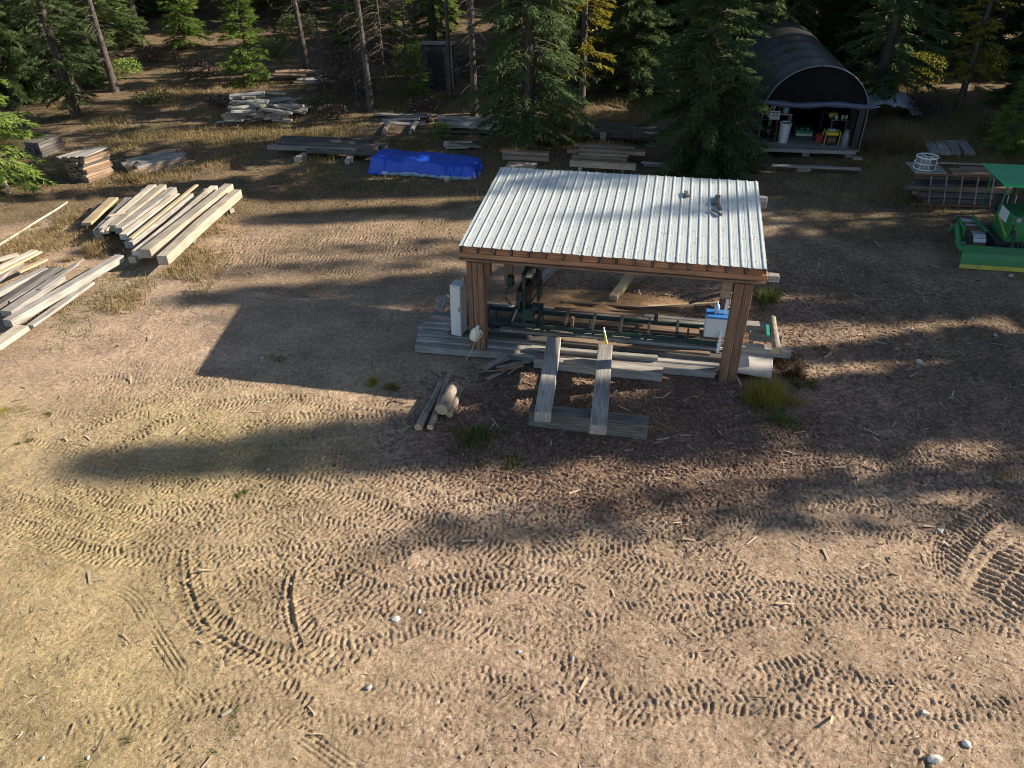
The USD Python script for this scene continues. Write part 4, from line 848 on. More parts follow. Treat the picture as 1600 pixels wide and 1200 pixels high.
tb = thing('side_table', 'pale wooden table behind the tall white bin', 'table', sp_(-1.0, 1.9))
mesh('table_top', cbox(.9, .6, .05, .006, (0, 0, .95)), 'pale_wood', tb)
for x in (-.4, .4):
    for y in (-.25, .25): mesh('leg', bar((x, y, 0), (x, y, .93), .06, .06, up=(0, 1, 0)), 'pale_wood', tb)
bk = thing('blue_bucket', 'pale blue bucket on the wooden table in the shelter', 'bucket', sp_(-.85, 1.75, FZ + .98)); mesh('bucket_body', lathe([(0, 0), (.11, 0), (.14, .28), (.15, .28), (.13, .02), (0, .02)], 16), 'pale_blue_plastic', bk, smooth=40); mesh('bucket_lid', trimesh.creation.cylinder(.15, .05, sections=18, transform=mat4((0, 0, .30))), 'blue_plastic', bk)
sl_ = thing('step_ladder', 'white step ladder leaning inside the left of the shelter', 'ladder', sp_(-1.75, .55, FZ + .2))
for x in (0, .3): mesh('rail', bar((x * .6, x * .8, .9), (x * .6 + .22, x * .8, 1.75), .04, .03, up=(0, 1, 0)), 'white_plastic', sl_)
for j in range(3): mesh('rung', bar((.05 + .06 * j, 0, 1.05 + .25 * j), (.23 + .06 * j, .24, 1.05 + .25 * j), .03, .03), 'white_plastic', sl_)
gb = thing('green_tote', 'flat dark green tote on the shelter floor near the middle', 'tote', sp_(.12, 2.2)); mesh('tote_body', cbox(.75, .9, .22, .02, (0, 0, .11)), 'green_plastic', gb); mesh('tote_lid', cbox(.79, .94, .04, .01, (0, 0, .24)), 'green_plastic', gb); mesh('tote_front', cbox(.70, .02, .10, .005, (0, -.47, .08)), 'cream_plastic', gb)
for x in (.02, .28): mesh('glove', rock_mesh(.10, .35, int(x * 50)), 'pale_stone', smooth=40, xf=sp_(x, 1.95, FZ + .29), label=f"{'left' if x < .1 else 'right'} pale rag lying on the dark green tote", cat='rag')
gn = thing('generator', 'yellow and black portable generator on the shelter floor at right', 'generator', sp_(1.02, .62))
mesh('engine_block', cbox(.44, .38, .34, .03, (0, 0, .24)), 'black_metal', gn); mesh('tank', cbox(.50, .42, .16, .04, (0, 0, .50)), 'generator_yellow', gn)
for x in (-.29, .29): mesh('frame_tube', tube([(x, -.24, .02), (x, -.24, .6), (x, .24, .6), (x, .24, .02)], .022, 8), 'generator_yellow', gn)
mesh('panel', cbox(.32, .03, .22, .01, (0, -.21, .25)), 'rust', gn); mesh('filler_cap', trimesh.creation.cylinder(.04, .04, sections=12, transform=mat4((.1, 0, .6))), 'black_rubber', gn); mesh('tank_lid', cbox(.34, .2, .04, .01, (-.02, .05, .62)), 'white_plastic', gn)
mc = thing('milk_can', 'dull metal can standing at the right of the shelter opening', 'can', sp_(1.62, .55)); mesh('can_body', lathe([(0, 0), (.2, 0), (.21, .02), (.21, .45), (.13, .58), (.14, .64), (0, .64)], 20), 'galvanised', mc, smooth=40); mesh('can_lid', trimesh.creation.cylinder(.15, .05, sections=18, transform=mat4((0, 0, .66))), 'galvanised', mc)
rc = thing('fuel_can', 'dark red fuel can on the floor left of the generator', 'can', sp_(.62, .95)); mesh('can_body', cbox(.3, .24, .34, .03, (0, 0, .17)), 'red_plastic', rc); mesh('spout', rod((.08, 0, .34), (.14, -.06, .48), .025, 8), 'white_plastic', rc); mesh('grip', bar((-.1, 0, .38), (.05, 0, .38), .03, .03), 'red_plastic', rc)
hh = thing('hanging_hat', 'red hard hat hanging high inside the shelter at right', 'hat', sp_(1.28, .35, 1.98)); mesh('shell', lathe([(0, .14), (.09, .11), (.13, .04), (.13, 0), (.16, -.01), (0, -.01)], 18), 'red_plastic', hh, smooth=40); mesh('strap', rod((0, 0, .14), (0, 0, .3), .008, 5), 'black_rubber', hh)
wb = thing('work_bench', 'dark bench of tools along the right side of the shelter', 'bench', sp_(1.35, 2.2)); mesh('bench_top', cbox(.7, 2.2, .06, .006, (0, 0, .9)), 'dark_wood', wb)
for x in (-.3, .3):
    for y in (-1, 1): mesh('leg', bar((x, y, 0), (x, y, .87), .08, .08, up=(0, 1, 0)), 'dark_wood', wb)
yb = thing('tool_case', 'small yellow case on the dark bench in the shelter', 'case', sp_(1.1, 1.5, FZ + .93)); mesh('case_body', cbox(.34, .2, .2, .02, (0, 0, .1)), 'yellow_paint', yb); mesh('case_handle', bar((-.08, 0, .23), (.08, 0, .23), .03, .03), 'black_rubber', yb)
for k, x in enumerate((1.2, 1.45, 1.62)):
    j_ = thing('jar', ('left pale jar', 'middle pale jar', 'right pale jar')[k] + ' on the dark bench in the shelter', 'jar', sp_(x, 1.2 + .04 * k, FZ + .93)); mesh('jar_body', trimesh.creation.cylinder(.06, .15, sections=14, transform=mat4((0, 0, .075))), 'cream_plastic', j_, smooth=40); mesh('jar_lid', trimesh.creation.cylinder(.063, .025, sections=14, transform=mat4((0, 0, .163))), 'steel', j_)
for k in range(3):
    x = 1.72 + .07 * k; plank_between((sp_(x, .7, FZ) @ [0, 0, 0, 1])[:3], (sp_(x + .05, .9 + .05 * k, 1.9) @ [0, 0, 0, 1])[:3], .04, .03, Dk, 'long_tool', ('left', 'middle', 'right')[k] + ' long wooden tool handle leaning inside the shelter at right', 'tool')
plank((1333, 246), (1347, 247), .35, .05, .35, Pl, 'loose_board', 'small pale board at the right foot of the shelter', 'board')

# silver tarp over poles to the right of the shelter
def silver():
    c = G(1382, 182); nu, nv = 44, 36; U, V = np.meshgrid(np.linspace(-1, 1, nu), np.linspace(-1, 1, nv)); n3 = lambda f, s_: meshkit.fbm(np.stack([U * f, V * f, U * 0 + s_], -1), 4, s_) - .5
    z = 1.05 - .75 * np.clip(U, -.2, 1) ** 2 - .45 * np.abs(V) ** 2.5 + .5 * n3(2.2, 3) + .18 * np.abs(np.sin(U * 5 + 3 * n3(1.5, 8)))
    keep = n3(1.9, 31) < .19
    Q = np.stack([U * 1.5 + .2 * n3(2, 5), V * .95 + .3 * n3(1.6, 6), np.maximum(z, .05)], -1).reshape(-1, 3); i = (np.arange(nv - 1)[:, None] * nu + np.arange(nu - 1)[None])[keep[:-1, :-1]]
    T = thing('silver_tarp', 'torn silver grey tarp sagging over poles right of the shelter', 'tarp', mat4(c, -.15)); mesh('tarp_sheet', (Q, np.stack([i, i + 1, i + nu + 1, i + nu], 1)), 'silver_tarp', T, smooth=True)
    for k, (a, b) in enumerate((((-1.2, -.6, .0), (-.9, .5, 1.3)), ((.2, -.9, 1.25), (-.9, .6, 1.5)), ((-1.6, -.7, .1), (-.5, -.3, 1.1)))):
        plank_between((mat4(c, -.15) @ np.r_[a, 1])[:3], (mat4(c, -.15) @ np.r_[b, 1])[:3], .09, .05, W, 'tarp_pole', ('pole standing at the left', 'pole lying across the top', 'pole propped low at the front')[k] + ' of the silver tarp', 'pole')
silver()

# ------------------------------------------------------------------ outhouse in the wood
o = G(686, 141); ou = thing('outhouse', 'dark narrow board outhouse among the trees with a pale door edge', 'outhouse', mat4(o + [0, .6, 0], -.08))
for j in range(7): mesh('wall_board', bx(-.84 + j * .24, -.61 + j * .24, -.60, -.575, 0, 2.3), 'dark_wood', ou)
for s_ in (-1, 1):
    for j in range(5): mesh('wall_board', bx(s_ * .84 - .0125, s_ * .84 + .0125, -.57 + j * .24, -.34 + j * .24, 0, 2.3), 'dark_wood', ou)
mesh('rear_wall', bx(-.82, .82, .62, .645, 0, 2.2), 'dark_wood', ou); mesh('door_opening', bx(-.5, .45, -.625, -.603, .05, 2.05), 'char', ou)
mesh('roof', bar((0, -.85, 2.42), (0, .85, 2.30), 2.0, .05), 'weathered_wood', ou); mesh('corner_trim', bx(.80, .90, -.66, -.605, 0, 2.35), 'pale_wood', ou); mesh('corner_trim', bx(.62, .68, -.64, -.605, 0, 2.3), 'weathered_wood', ou)

# ------------------------------------------------------------------ rack, reel, slabs at right
r0, r1 = G(1410, 318), G(1500, 322); rk = thing('lumber_rack', 'low steel rack loaded with boards behind the green crawler', 'rack', mat4(G(1450, 322), -.14))
Lr = 2.6
for x in (-.0, .52, 1.04, 1.56, 2.08, Lr):
    for y in (.0, 1.2): mesh('upright', bar((x, y, 0), (x - .20, y, 1.12), .04, .04, up=(0, 1, 0)), 'rust' if y else 'steel', rk)
for y in (.0, 1.2):
    mesh('top_rail', bar((-.8, y, 1.14), (Lr + .1, y, 1.14), .05, .06), 'rust', rk); mesh('bottom_rail', bar((-.6, y, .06), (Lr + .1, y, .06), .06, .08), 'rust', rk)
rt = mat4(G(1450, 322), -.14)
for j in range(6): 
    a, b = (rt @ [rng.uniform(-.1, .2) + (.9 if j in (1, 3) else .5), .08 + j * .21, 1.20, 1])[:3], (rt @ [Lr + rng.uniform(-.2, .2), .08 + j * .21, 1.20, 1])[:3]
    plank_between(a, b, .19, .06, (Br, Dk, Br)[j % 3], 'racked_board', 'brown board lying on the steel rack behind the crawler', 'board', 'boards on the steel rack')
for j in range(4):
    a, b = (rt @ [-.75, .12 + j * .3, 1.20, 1])[:3], (rt @ [.3, .12 + j * .3, 1.20, 1])[:3]; plank_between(a, b, .28, .05, W, 'rack_deck_board', 'grey deck board under the white wire reel', 'board', 'deck boards under the reel')
for j in range(12): plank_between((rt @ [rng.uniform(-.55, -.1), .25 + .26 * (j % 4), .12 + .24 * (j // 4), 1])[:3], (rt @ [rng.uniform(2.3, 2.8), .25 + .26 * (j % 4), .12 + .24 * (j // 4), 1])[:3], .23, .21, (Dk, Dk, Br)[j % 3], 'racked_timber', 'dark timber stacked low inside the steel rack, ' + ('bottom', 'middle', 'top')[j // 4] + ' layer', 'timber', 'timbers inside the steel rack')
for j in range(3): plank_between((rt @ [-.9, -.05 + j * .25, .70 - .1 * j, 1])[:3], (rt @ [.6, -.05 + j * .25, .70 - .1 * j, 1])[:3], .2, .12, Dk, 'low_timber', 'dark timber stacked beneath the reel end of the rack', 'timber', 'timbers beneath the reel')
plank_between((rt @ [.3, .95, 1.28, 1])[:3], (rt @ [2.2, .9, 1.28, 1])[:3], .12, .05, Pl, 'top_board', 'single pale board on top of the boards on the steel rack', 'board')
rl_ = thing('wire_reel', 'white wire reel standing on the left end of the steel rack', 'reel', rt @ mat4((-.34, .45, 1.23), scale=.88))
def ring(R, r, z): return trimesh.creation.torus(R, r, major_sections=32, minor_sections=8, transform=mat4((0, 0, z)))
mesh('rim', ring(.42, .025, .03), 'grey_cabinet', rl_, smooth=True); mesh('rim', ring(.42, .025, .25), 'grey_cabinet', rl_, smooth=True); mesh('rim', ring(.40, .025, .48), 'grey_cabinet', rl_, smooth=True)
for k in range(8): a = k * PI / 4; mesh('stay', rod((.42 * math.cos(a), .42 * math.sin(a), .0), (.40 * math.cos(a), .40 * math.sin(a), .5), .014, 6), 'grey_cabinet', rl_)
for k in range(3): a = k * PI / 3; mesh('spoke', rod((-.4 * math.cos(a), -.4 * math.sin(a), .48), (.4 * math.cos(a), .4 * math.sin(a), .48), .012, 6), 'grey_cabinet', rl_)
mesh('wire_coil', lathe([(.14, .06), (.36, .06), (.36, .42), (.14, .42), (.14, .06)], 28), 'galvanised', rl_, smooth=40); mesh('axle', rod((0, 0, 0), (0, 0, .56), .03, 8), 'black_metal', rl_)
for k, (x0, x1) in enumerate(((1450, 1462), (1468, 1478), (1486, 1494), (1502, 1516))): plank((x0, 219), (x1, 237), .40, .16, .38 - .02 * k, W, 'slab_log', ('leftmost', 'second', 'third', 'rightmost')[k] + ' of the grey split logs lying behind the rack', 'log', 'split logs behind the rack')

# ------------------------------------------------------------------ green crawler with blade and canopy
b0 = G(1497, 417); dz = thing('crawler_tractor', 'small green crawler tractor with dozer blade and green canopy at the right edge', 'crawler tractor', mat4(b0, -.20))
BW = 3.4
prof = [(0, .0), (-.05, .10), (-.02, .28), (.05, .45), (.16, .60), (.20, .60), (.09, .44), (.02, .28), (-.01, .10), (.04, .0)]
from shapely.geometry import Polygon
bl = trimesh.creation.extrude_polygon(Polygon([(y, z) for y, z in prof]), BW); M_ = np.eye(4); M_[:3, :3] = np.array([[0, 0, 1], [1, 0, 0], [0, 1, 0]], float); bl.apply_transform(M_)
mesh('blade', bl, 'green_paint', dz); mesh('cutting_edge', bx(0, BW, -.085, -.06, .0, .135), 'yellow_paint', dz); mesh('blade_top_lip', bar((0, .19, .61), (BW, .19, .61), .06, .05), 'green_paint', dz)
tyc = np.array([[.30, .0]])
for sx, nm in ((.62, 'l'), (2.35, 'r')):
    path = []
    for a in np.linspace(PI / 2, 3 * PI / 2, 9): path.append((.95 + .36 * math.cos(a), .37 + .36 * math.sin(a)))
    for a in np.linspace(-PI / 2, PI / 2, 9): path.append((2.35 + .36 * math.cos(a), .37 + .36 * math.sin(a)))
    path = np.array(path); d = np.r_[0, np.cumsum(np.linalg.norm(np.diff(np.vstack([path, path[:1]]), axis=0), axis=1))]; pc = np.vstack([path, path[:1]])
    for s_ in np.arange(0, d[-1], .15):
        y, z = np.interp(s_, d, pc[:, 0]), np.interp(s_, d, pc[:, 1]); y2, z2 = np.interp((s_ + .01) % d[-1], d, pc[:, 0]), np.interp((s_ + .01) % d[-1], d, pc[:, 1])
        g = cbox(.36, .125, .035, .006); g.apply_transform(trimesh.transformations.rotation_matrix(math.atan2(z2 - z, y2 - y), [1, 0, 0])); g.apply_translation([sx, y, z]); mesh('track_shoe', g, 'steel' if rng.random() < .5 else 'rust', dz)
    for y in (.95, 2.35):
        c = trimesh.creation.cylinder(.31, .16, sections=24); c.apply_transform(trimesh.transformations.rotation_matrix(PI / 2, [0, 1, 0])); c.apply_translation([sx, y, .37]); mesh('sprocket', c, 'green_paint', dz, smooth=40)
    mesh('track_frame', cbox(.16, 1.2, .18, .02, (sx, 1.65, .30)), 'black_metal', dz); mesh('track_guard', cbox(.05, 1.3, .12, .01, (sx + (.2 if nm == 'l' else -.2), 1.65, .80)), 'green_paint', dz)
for sx in (.06, BW - .36):
    x = sx + (0 if sx < 1 else .3); mesh('push_arm', tube([(x, .16, .42), (x - .05, .55, .50), (x - .05, .95, .78), (x, 1.25, .84), (x + .05, 1.7, .50)], .085, 8), 'green_paint', dz, smooth=50)
mesh('arm_plate', cbox(.06, .55, .5, .03, (.16, 1.05, .70)), 'green_paint', dz)
# hood: raised grey tank panel, green box
DX = .45
mesh('hood', cbox(.80, 1.25, .86, .04, (1.30 + DX, 1.40, .95)), 'green_paint', dz); mesh('grille', cbox(.70, .03, .70, .01, (1.30 + DX, .765, .92)), 'green_paint', dz); mesh('hood_stripe', bar((.895 + DX, .80, .75), (.895 + DX, 1.9, 1.1), .02, .08), 'yellow_paint', dz); mesh('hood_side', cbox(.03, .7, .35, .01, (.895 + DX, 1.5, 1.22)), 'grey_cabinet', dz)
mesh('belly', cbox(1.0, 1.7, .35, .03, (1.2 + DX, 1.6, .40)), 'black_metal', dz); mesh('seat', cbox(.5, .45, .12, .03, (1.25 + DX, 2.45, .92)), 'black_rubber', dz); mesh('seat_back', cbox(.5, .1, .5, .03, (1.25 + DX, 2.70, 1.15)), 'black_rubber', dz)
mesh('exhaust', rod((1.4 + DX, 1.2, 1.25), (1.4 + DX, 1.2, 1.75), .035, 10), 'rust', dz); mesh('steering_lever', rod((1.12 + DX, 2.0, 1.2), (1.12 + DX, 2.1, 1.6), .015, 6), 'steel', dz); mesh('steering_lever', rod((1.35 + DX, 2.0, 1.2), (1.35 + DX, 2.1, 1.6), .015, 6), 'steel', dz)
for x, y in ((.85, 1.75), (1.75, 1.75), (.85, 3.1), (1.75, 3.1)): mesh('canopy_post', bar((x + DX, y, .8), (x + DX, y, 2.08), .04, .04, up=(0, 1, 0)), 'green_paint', dz)
mesh('canopy', cbox(1.7, 2.0, .05, .015, (1.45 + DX, 2.5, 2.12)), 'green_canopy', dz); mesh('canopy_edge', bar((.62 + DX, 1.5, 2.08), (2.28 + DX, 1.5, 2.08), .04, .08), 'green_canopy', dz)
mesh('cross_rod', rod((.6, 1.3, .72), (1.0, 1.3, .72), .025, 8), 'steel', dz)

for k in range(3): mesh('hose', tube([(.98 + DX + .12 * k, .72, .55), (.95 + DX + .14 * k, .45, .75), (1.0 + DX + .12 * k, .22, .55)], .016, 6), 'black_rubber', dz)
mesh('lift_cylinder', rod((1.05 + DX, .75, .95), (.95 + DX, .2, .45), .045, 10), 'black_metal', dz); mesh('lift_cylinder', rod((1.55 + DX, .75, .95), (1.65 + DX, .2, .45), .045, 10), 'black_metal', dz)
mesh('headlight', trimesh.creation.cylinder(.07, .06, sections=16, transform=trimesh.transformations.rotation_matrix(PI / 2, [1, 0, 0])) .apply_translation((1.05 + DX, .74, 1.30)), 'steel', dz)
for x in (.98 + DX, 1.62 + DX): mesh('hood_vent', bar((x, .75, .75), (x, .75, 1.15), .05, .02, up=(0, 1, 0)), 'black_metal', dz)

# ------------------------------------------------------------------ trees
def tris(base, d, side, l, w):
    """single needle-spray triangles"""
    n = len(base); V = np.empty((n, 3, 3)); V[:, 0] = base - side * w[:, None] / 2; V[:, 1] = base + side * w[:, None] / 2; V[:, 2] = base + d * l[:, None]
    return V.reshape(-1, 3), np.arange(3 * n).reshape(-1, 3)
def unit(v): return v / (np.linalg.norm(v, axis=-1, keepdims=True) + 1e-9)

def conifer(seed, H, R, z0, dens=1.0, droop=.25, spray=.26, width=.075, shape=1.0, tr=.014, gap=.33, dead=0, per=6, fan=3, upt=.3):
    r = np.random.default_rng(seed)
    zz = np.linspace(-.25, H, 14); bend = np.cumsum(r.normal(0, .02 * H / 14, (14, 2)), 0) * np.linspace(0, 1, 14)[:, None]
    tp = np.c_[bend, zz]; trunk = tube(tp, np.maximum(.015, tr * H * (1 - np.linspace(0, 1, 14) ** 1.15)) * np.r_[1.35, 1.1, np.ones(12)], 9)
    axis = lambda z: np.stack([np.interp(z, zz, tp[:, 0]), np.interp(z, zz, tp[:, 1]), z], -1)
    limbs, B, D, S, Ls, Ws = [], [], [], [], [], []
    z = z0
    while z < H * .985:
        t = (z - z0) / (H - z0); Lb = R * (1 - t) ** shape * (1 if t > .08 else .75 + 3 * t) + .12
        for a in range(max(3, int(per * (1 - .3 * t)))):
            if r.random() < .12: continue
            az = r.uniform(0, 2 * PI); L = Lb * r.uniform(.62, 1.12); o = axis(z + r.uniform(-.15, .15))
            e0 = upt * (t - .35) + r.normal(0, .1); n = max(4, int(L / .22)); s = np.linspace(0, 1, n)
            el = e0 - droop * s * 1.6 + .35 * np.clip(s - .65, 0, 1); step = L / (n - 1)
            h = np.array([math.cos(az), math.sin(az), 0]); dirs = h * np.cos(el)[:, None] + np.array([0, 0, 1.]) * np.sin(el)[:, None]
            pts = o + np.vstack([np.zeros(3), np.cumsum(dirs[:-1] * step, 0)])
            limbs.append(tube(pts[::max(1, n // 4)] if n > 5 else pts, np.linspace(.012 + .012 * L, .006, len(pts[::max(1, n // 4)]) if n > 5 else n), 3, cap=False))
            m = int(max(5, L * 15 * dens)); q = r.uniform(.12, 1.0, m) ** .75; p = np.stack([np.interp(q, s, pts[:, k]) for k in range(3)], 1); dd = unit(np.stack([np.interp(q, s, dirs[:, k]) for k in range(3)], 1))
            sd = unit(np.cross(dd, [0, 0, 1.])); sg = r.choice([-1., 1.], m); tl = (.10 + .42 * L * (1 - q) * .55 + .12) * r.uniform(.5, 1.1, m)
            td = unit(dd * .75 + sd * sg[:, None] * r.uniform(.5, 1.1, m)[:, None] + np.array([0, 0, 1.]) * r.normal(-.22, .2, m)[:, None])
            for f in np.linspace(.25, 1, fan):
                pb = p + td * (tl * f)[:, None] - td * .05; d2 = unit(td + r.normal(0, .38, (m, 3)) + dd * .3)
                B.append(pb); D.append(d2); S.append(unit(np.cross(d2, unit(r.normal(0, 1, (m, 3)) * .6 + [0, 0, 1.])))); Ls.append(spray * r.uniform(.6, 1.3, m)); Ws.append(width * r.uniform(.6, 1.3, m))
            e = p[-1:] * 0 + pts[-1]; B.append(np.repeat(e, 3, 0)); d2 = unit(dirs[-1] + r.normal(0, .35, (3, 3))); D.append(d2); S.append(unit(np.cross(d2, [0, 0, 1.]))); Ls.append(np.full(3, spray)); Ws.append(np.full(3, width))
        z += gap * r.uniform(.7, 1.3) * (1 - .35 * t)
    for k in range(dead):
        zd = r.uniform(.12 * z0 + .5, z0 + 1.0); az = r.uniform(0, 2 * PI); L = r.uniform(.3, 1.4); h = np.array([math.cos(az), math.sin(az), r.normal(-.15, .25)])
        limbs.append(tube([axis(zd), axis(zd) + h * L * .5, axis(zd) + h * L + [0, 0, -.15 * L]], [.02, .013, .006], 3, cap=False))
    V, F = tris(np.vstack(B), np.vstack(D), np.vstack(S), np.concatenate(Ls), np.concatenate(Ws))
    return trunk, cat_(limbs), (V, F)

KINDS = {}
def kind(name, leafm, **kw):
    t, l, c = conifer(**kw); cp = '/World/' + name + '_class'; stage.CreateClassPrim(cp)
    x = UsdGeom.Xform.Define(stage, cp)
    x.GetPrim().SetSpecifier(Sdf.SpecifierClass)
    mesh('trunk', t, 'bark', cp, smooth=50); mesh('limbs', l, 'bark', cp, kind='stuff'); mesh('crown', c, leafm, cp, kind='stuff'); KINDS[name] = kw['H']
kind('skirted_spruce', 'spruce_needles', seed=1, H=13, R=3.1, z0=.25, dens=1.9, droop=.26, gap=.24, per=9, spray=.24, width=.065)
kind('shaggy_spruce', 'spruce_needles', seed=2, H=16, R=3.0, z0=.9, dens=1.6, droop=.38, gap=.30, dead=20, per=8, spray=.24, width=.065)
kind('forest_spruce', 'spruce_needles', seed=3, H=18, R=2.5, z0=1.3, dens=1.2, droop=.3, gap=.40, dead=40, per=7)
kind('forest_fir', 'pine_needles', seed=4, H=16, R=2.4, z0=1.2, dens=1.2, droop=.2, gap=.40, dead=30, per=7)
kind('tall_pine', 'pine_needles', seed=5, H=20, R=2.6, z0=8.0, dens=1.0, droop=.1, gap=.5, dead=110, per=6, shape=.7, tr=.0088)
kind('young_fir', 'fir_needles', seed=6, H=5.2, R=1.45, z0=.45, dens=2.4, droop=.08, gap=.20, per=8, spray=.17, width=.045, tr=.011, upt=.7)
kind('larch', 'larch_needles', seed=7, H=12, R=1.5, z0=2.0, dens=1.4, droop=.25, gap=.36, per=6, spray=.18, width=.06)
kind('bright_fir', 'fir_needles', seed=8, H=10, R=2.5, z0=.4, dens=1.7, droop=.25, gap=.26, per=8, spray=.2, width=.055)
kind('slender_spruce', 'spruce_needles', seed=9, H=17, R=1.8, z0=1.4, dens=1.2, droop=.3, gap=.38, dead=20, per=7, shape=.85)
kind('dead_spruce', 'brush_stems', seed=12, H=9, R=1.5, z0=.5, dens=.55, droop=.3, gap=.3, per=6, spray=.22, width=.022, shape=.8, tr=.009)
kind('dense_spruce', 'spruce_needles', seed=10, H=16, R=2.9, z0=.5, dens=1.7, droop=.28, gap=.28, per=9, spray=.36, width=.12)
TREES = []

def tree(knd, x, y, h, label, group=None, rot=None, lean=(0, 0), name=None, wide=1.0):
    s = h / KINDS[knd]; TREES.append((x, y, h, knd, wide)); T = UsdGeom.Xform.Define(stage, numbered('/World', name or knd))
    m = mat4((x, y, float(terrain_z(x, y))), rng.uniform(0, 6.28) if rot is None else rot); sh = np.eye(4); sh[0, 2], sh[1, 2] = lean; sc = np.diag([s * wide, s * wide, s, 1]); setx(T, (lambda t: t)(m @ sc) if lean == (0, 0) else mat4(m[:3, 3], 0) @ trimesh.transformations.rotation_matrix(lean[0], [0, 1, 0]) @ trimesh.transformations.rotation_matrix(-lean[1], [1, 0, 0]) @ mat4((0, 0, 0), 1.0) @ sc)
    T.GetPrim().GetReferences().AddInternalReference('/World/' + knd + '_class'); T.GetPrim().SetInstanceable(True)
    tag(T.GetPrim(), label, 'tree', group)
def at_tree(knd, px, py, h, label, **kw): p = G(px, py); tree(knd, p[0], p[1], h, label, **kw)

at_tree('skirted_spruce', 1092, 258, 13.5, 'big full green spruce reaching the ground between the roof and the shelter', rot=.4, wide=.92)
at_tree('shaggy_spruce', 826, 226, 17, 'big shaggy spruce with pale trunk showing, behind the left half of the roof', rot=2.0)
at_tree('tall_pine', 742, 186, 20, 'tall straight trunk, bare low down, right of the outhouse', name='tall_pine')
at_tree('tall_pine', 581, 176, 19, 'tall trunk left of the small raised plank pile', name='tall_pine', lean=(-.02, 0))
at_tree('tall_pine', 481, 112, 21, 'pale sunlit tall trunk just behind the old boards at left', name='tall_pine', lean=(-.04, 0))
at_tree('young_fir', 394, 128, 6.3, 'bright green young fir standing in the sun behind the slab heap')
at_tree('young_fir', 292, 78, 6.5, 'thinner young fir in the sun to the left of the brighter one')
at_tree('bright_fir', -18, 292, 11.5, 'bright sunlit fir leaning in from the left edge of the photo', rot=1.0)
at_tree('larch', 908, 172, 14, 'golden yellow larch glowing between the two big spruces')
at_tree('tall_pine', 705, 158, 14, 'thin dark trunk at the right corner of the outhouse', name='tall_pine')
at_tree('dead_spruce', 640, 150, 9, 'thin bare-twigged spruce just left of the outhouse')
at_tree('dead_spruce', 560, 168, 9, 'grey bare-twigged spruce beside the trunk left of the raised plank pile')
at_tree('dead_spruce', 512, 165, 7, 'low bare-twigged sapling right of the old boards')
at_tree('dead_spruce', 600, 120, 11, 'tall bare-twigged spruce behind the trunk left of the raised plank pile')
at_tree('young_fir', 655, 155, 3.2, 'small dull green fir in front of the outhouse wall')
at_tree('young_fir', 612, 62, 7, 'yellow green fir catching the light above the outhouse')
at_tree('young_fir', 540, 70, 5, 'green fir between the pale trunk and the next trunk')
at_tree('young_fir', 690, 45, 6, 'fir catching the light straight above the outhouse roof')
at_tree('larch', 1495, 175, 12, 'yellow green larch standing behind the silver tarp at right')
at_tree('young_fir', 1568, 238, 3.6, 'small fir behind the green canopy at the right edge')
at_tree('slender_spruce', 1366, 136, 17, 'leaning slim trunk right of the shelter', lean=(.05, 0))
at_tree('skirted_spruce', 985, 150, 12, 'spruce set back between the two big spruces')
at_tree('forest_spruce', 120, 150, 17, 'leaning spruce at the upper left, left of the sunlit bank', lean=(-.22, 0))
at_tree('forest_fir', 40, 120, 17, 'fir with thick trunk at the upper left corner')
at_tree('shaggy_spruce', 1180, 120, 16, 'spruce standing behind the left wall of the shelter')
at_tree('shaggy_spruce', 1420, 90, 16, 'dark spruce behind the silver tarp')

# forest behind: rows of trees up to the far hillside
fr = np.random.default_rng(11); placed = [np.array([px_, py_]) for px_, py_ in [G(*q)[:2] for q in ((1106, 258), (826, 226), (742, 186), (581, 176), (481, 112), (394, 128), (292, 78), (908, 168), (1495, 175), (686, 141), (1366, 136), (985, 150))]]
oh = [o + np.array([dx, -dy, 0]) for o in [G(686, 141)] for dx in (-1, 1) for dy in (0, 2.5, 5)]
shc = [p_[:2] for p_ in oh] + [mid[:2] + ax / np.linalg.norm(ax) * q for q in np.arange(0, 12, 1.5)]
forest = {'forest_spruce': 'dark spruce in the dense wood behind the clearing', 'forest_fir': 'olive green fir in the dense wood behind the clearing', 'slender_spruce': 'slim dark spruce in the dense wood behind the clearing', 'shaggy_spruce': 'shaggy drooping spruce in the dense wood behind the clearing', 'tall_pine': 'tall bare-stemmed pine in the dense wood behind the clearing', 'skirted_spruce': 'low-skirted full spruce in the dense wood behind the clearing'}
n = 0
LIT = [(*G(394, 128)[:2], 2.5, 2.6), (*G(292, 78)[:2], 3.0, 2.4), (*G(330, 60)[:2], .5, 2.0), (*G(200, 70)[:2], 1.0, 3.0), (*G(230, 120)[:2], .5, 2.0), (*G(908, 168)[:2], 2.5, 3.2), (*G(481, 112)[:2], 5.0, 1.6), (*G(-22, 292)[:2], 3.0, 3.0), (*G(570, 60)[:2], 1.5, 2.0), (*G(960, 150)[:2], .3, 1.4), (*G(1510, 130)[:2], .3, 1.5), (*G(640, 30)[:2], 3.0, 2.0), (*G(700, 30)[:2], 4.0, 2.4), (*G(820, 40)[:2], 6.0, 2.4), (*G(1050, 30)[:2], 6.0, 2.0), (*G(1480, 60)[:2], 4.0, 2.0), (*G(430, 60)[:2], 1.0, 2.0), (*G(1220, 60)[:2], 3.2, 2.0)]
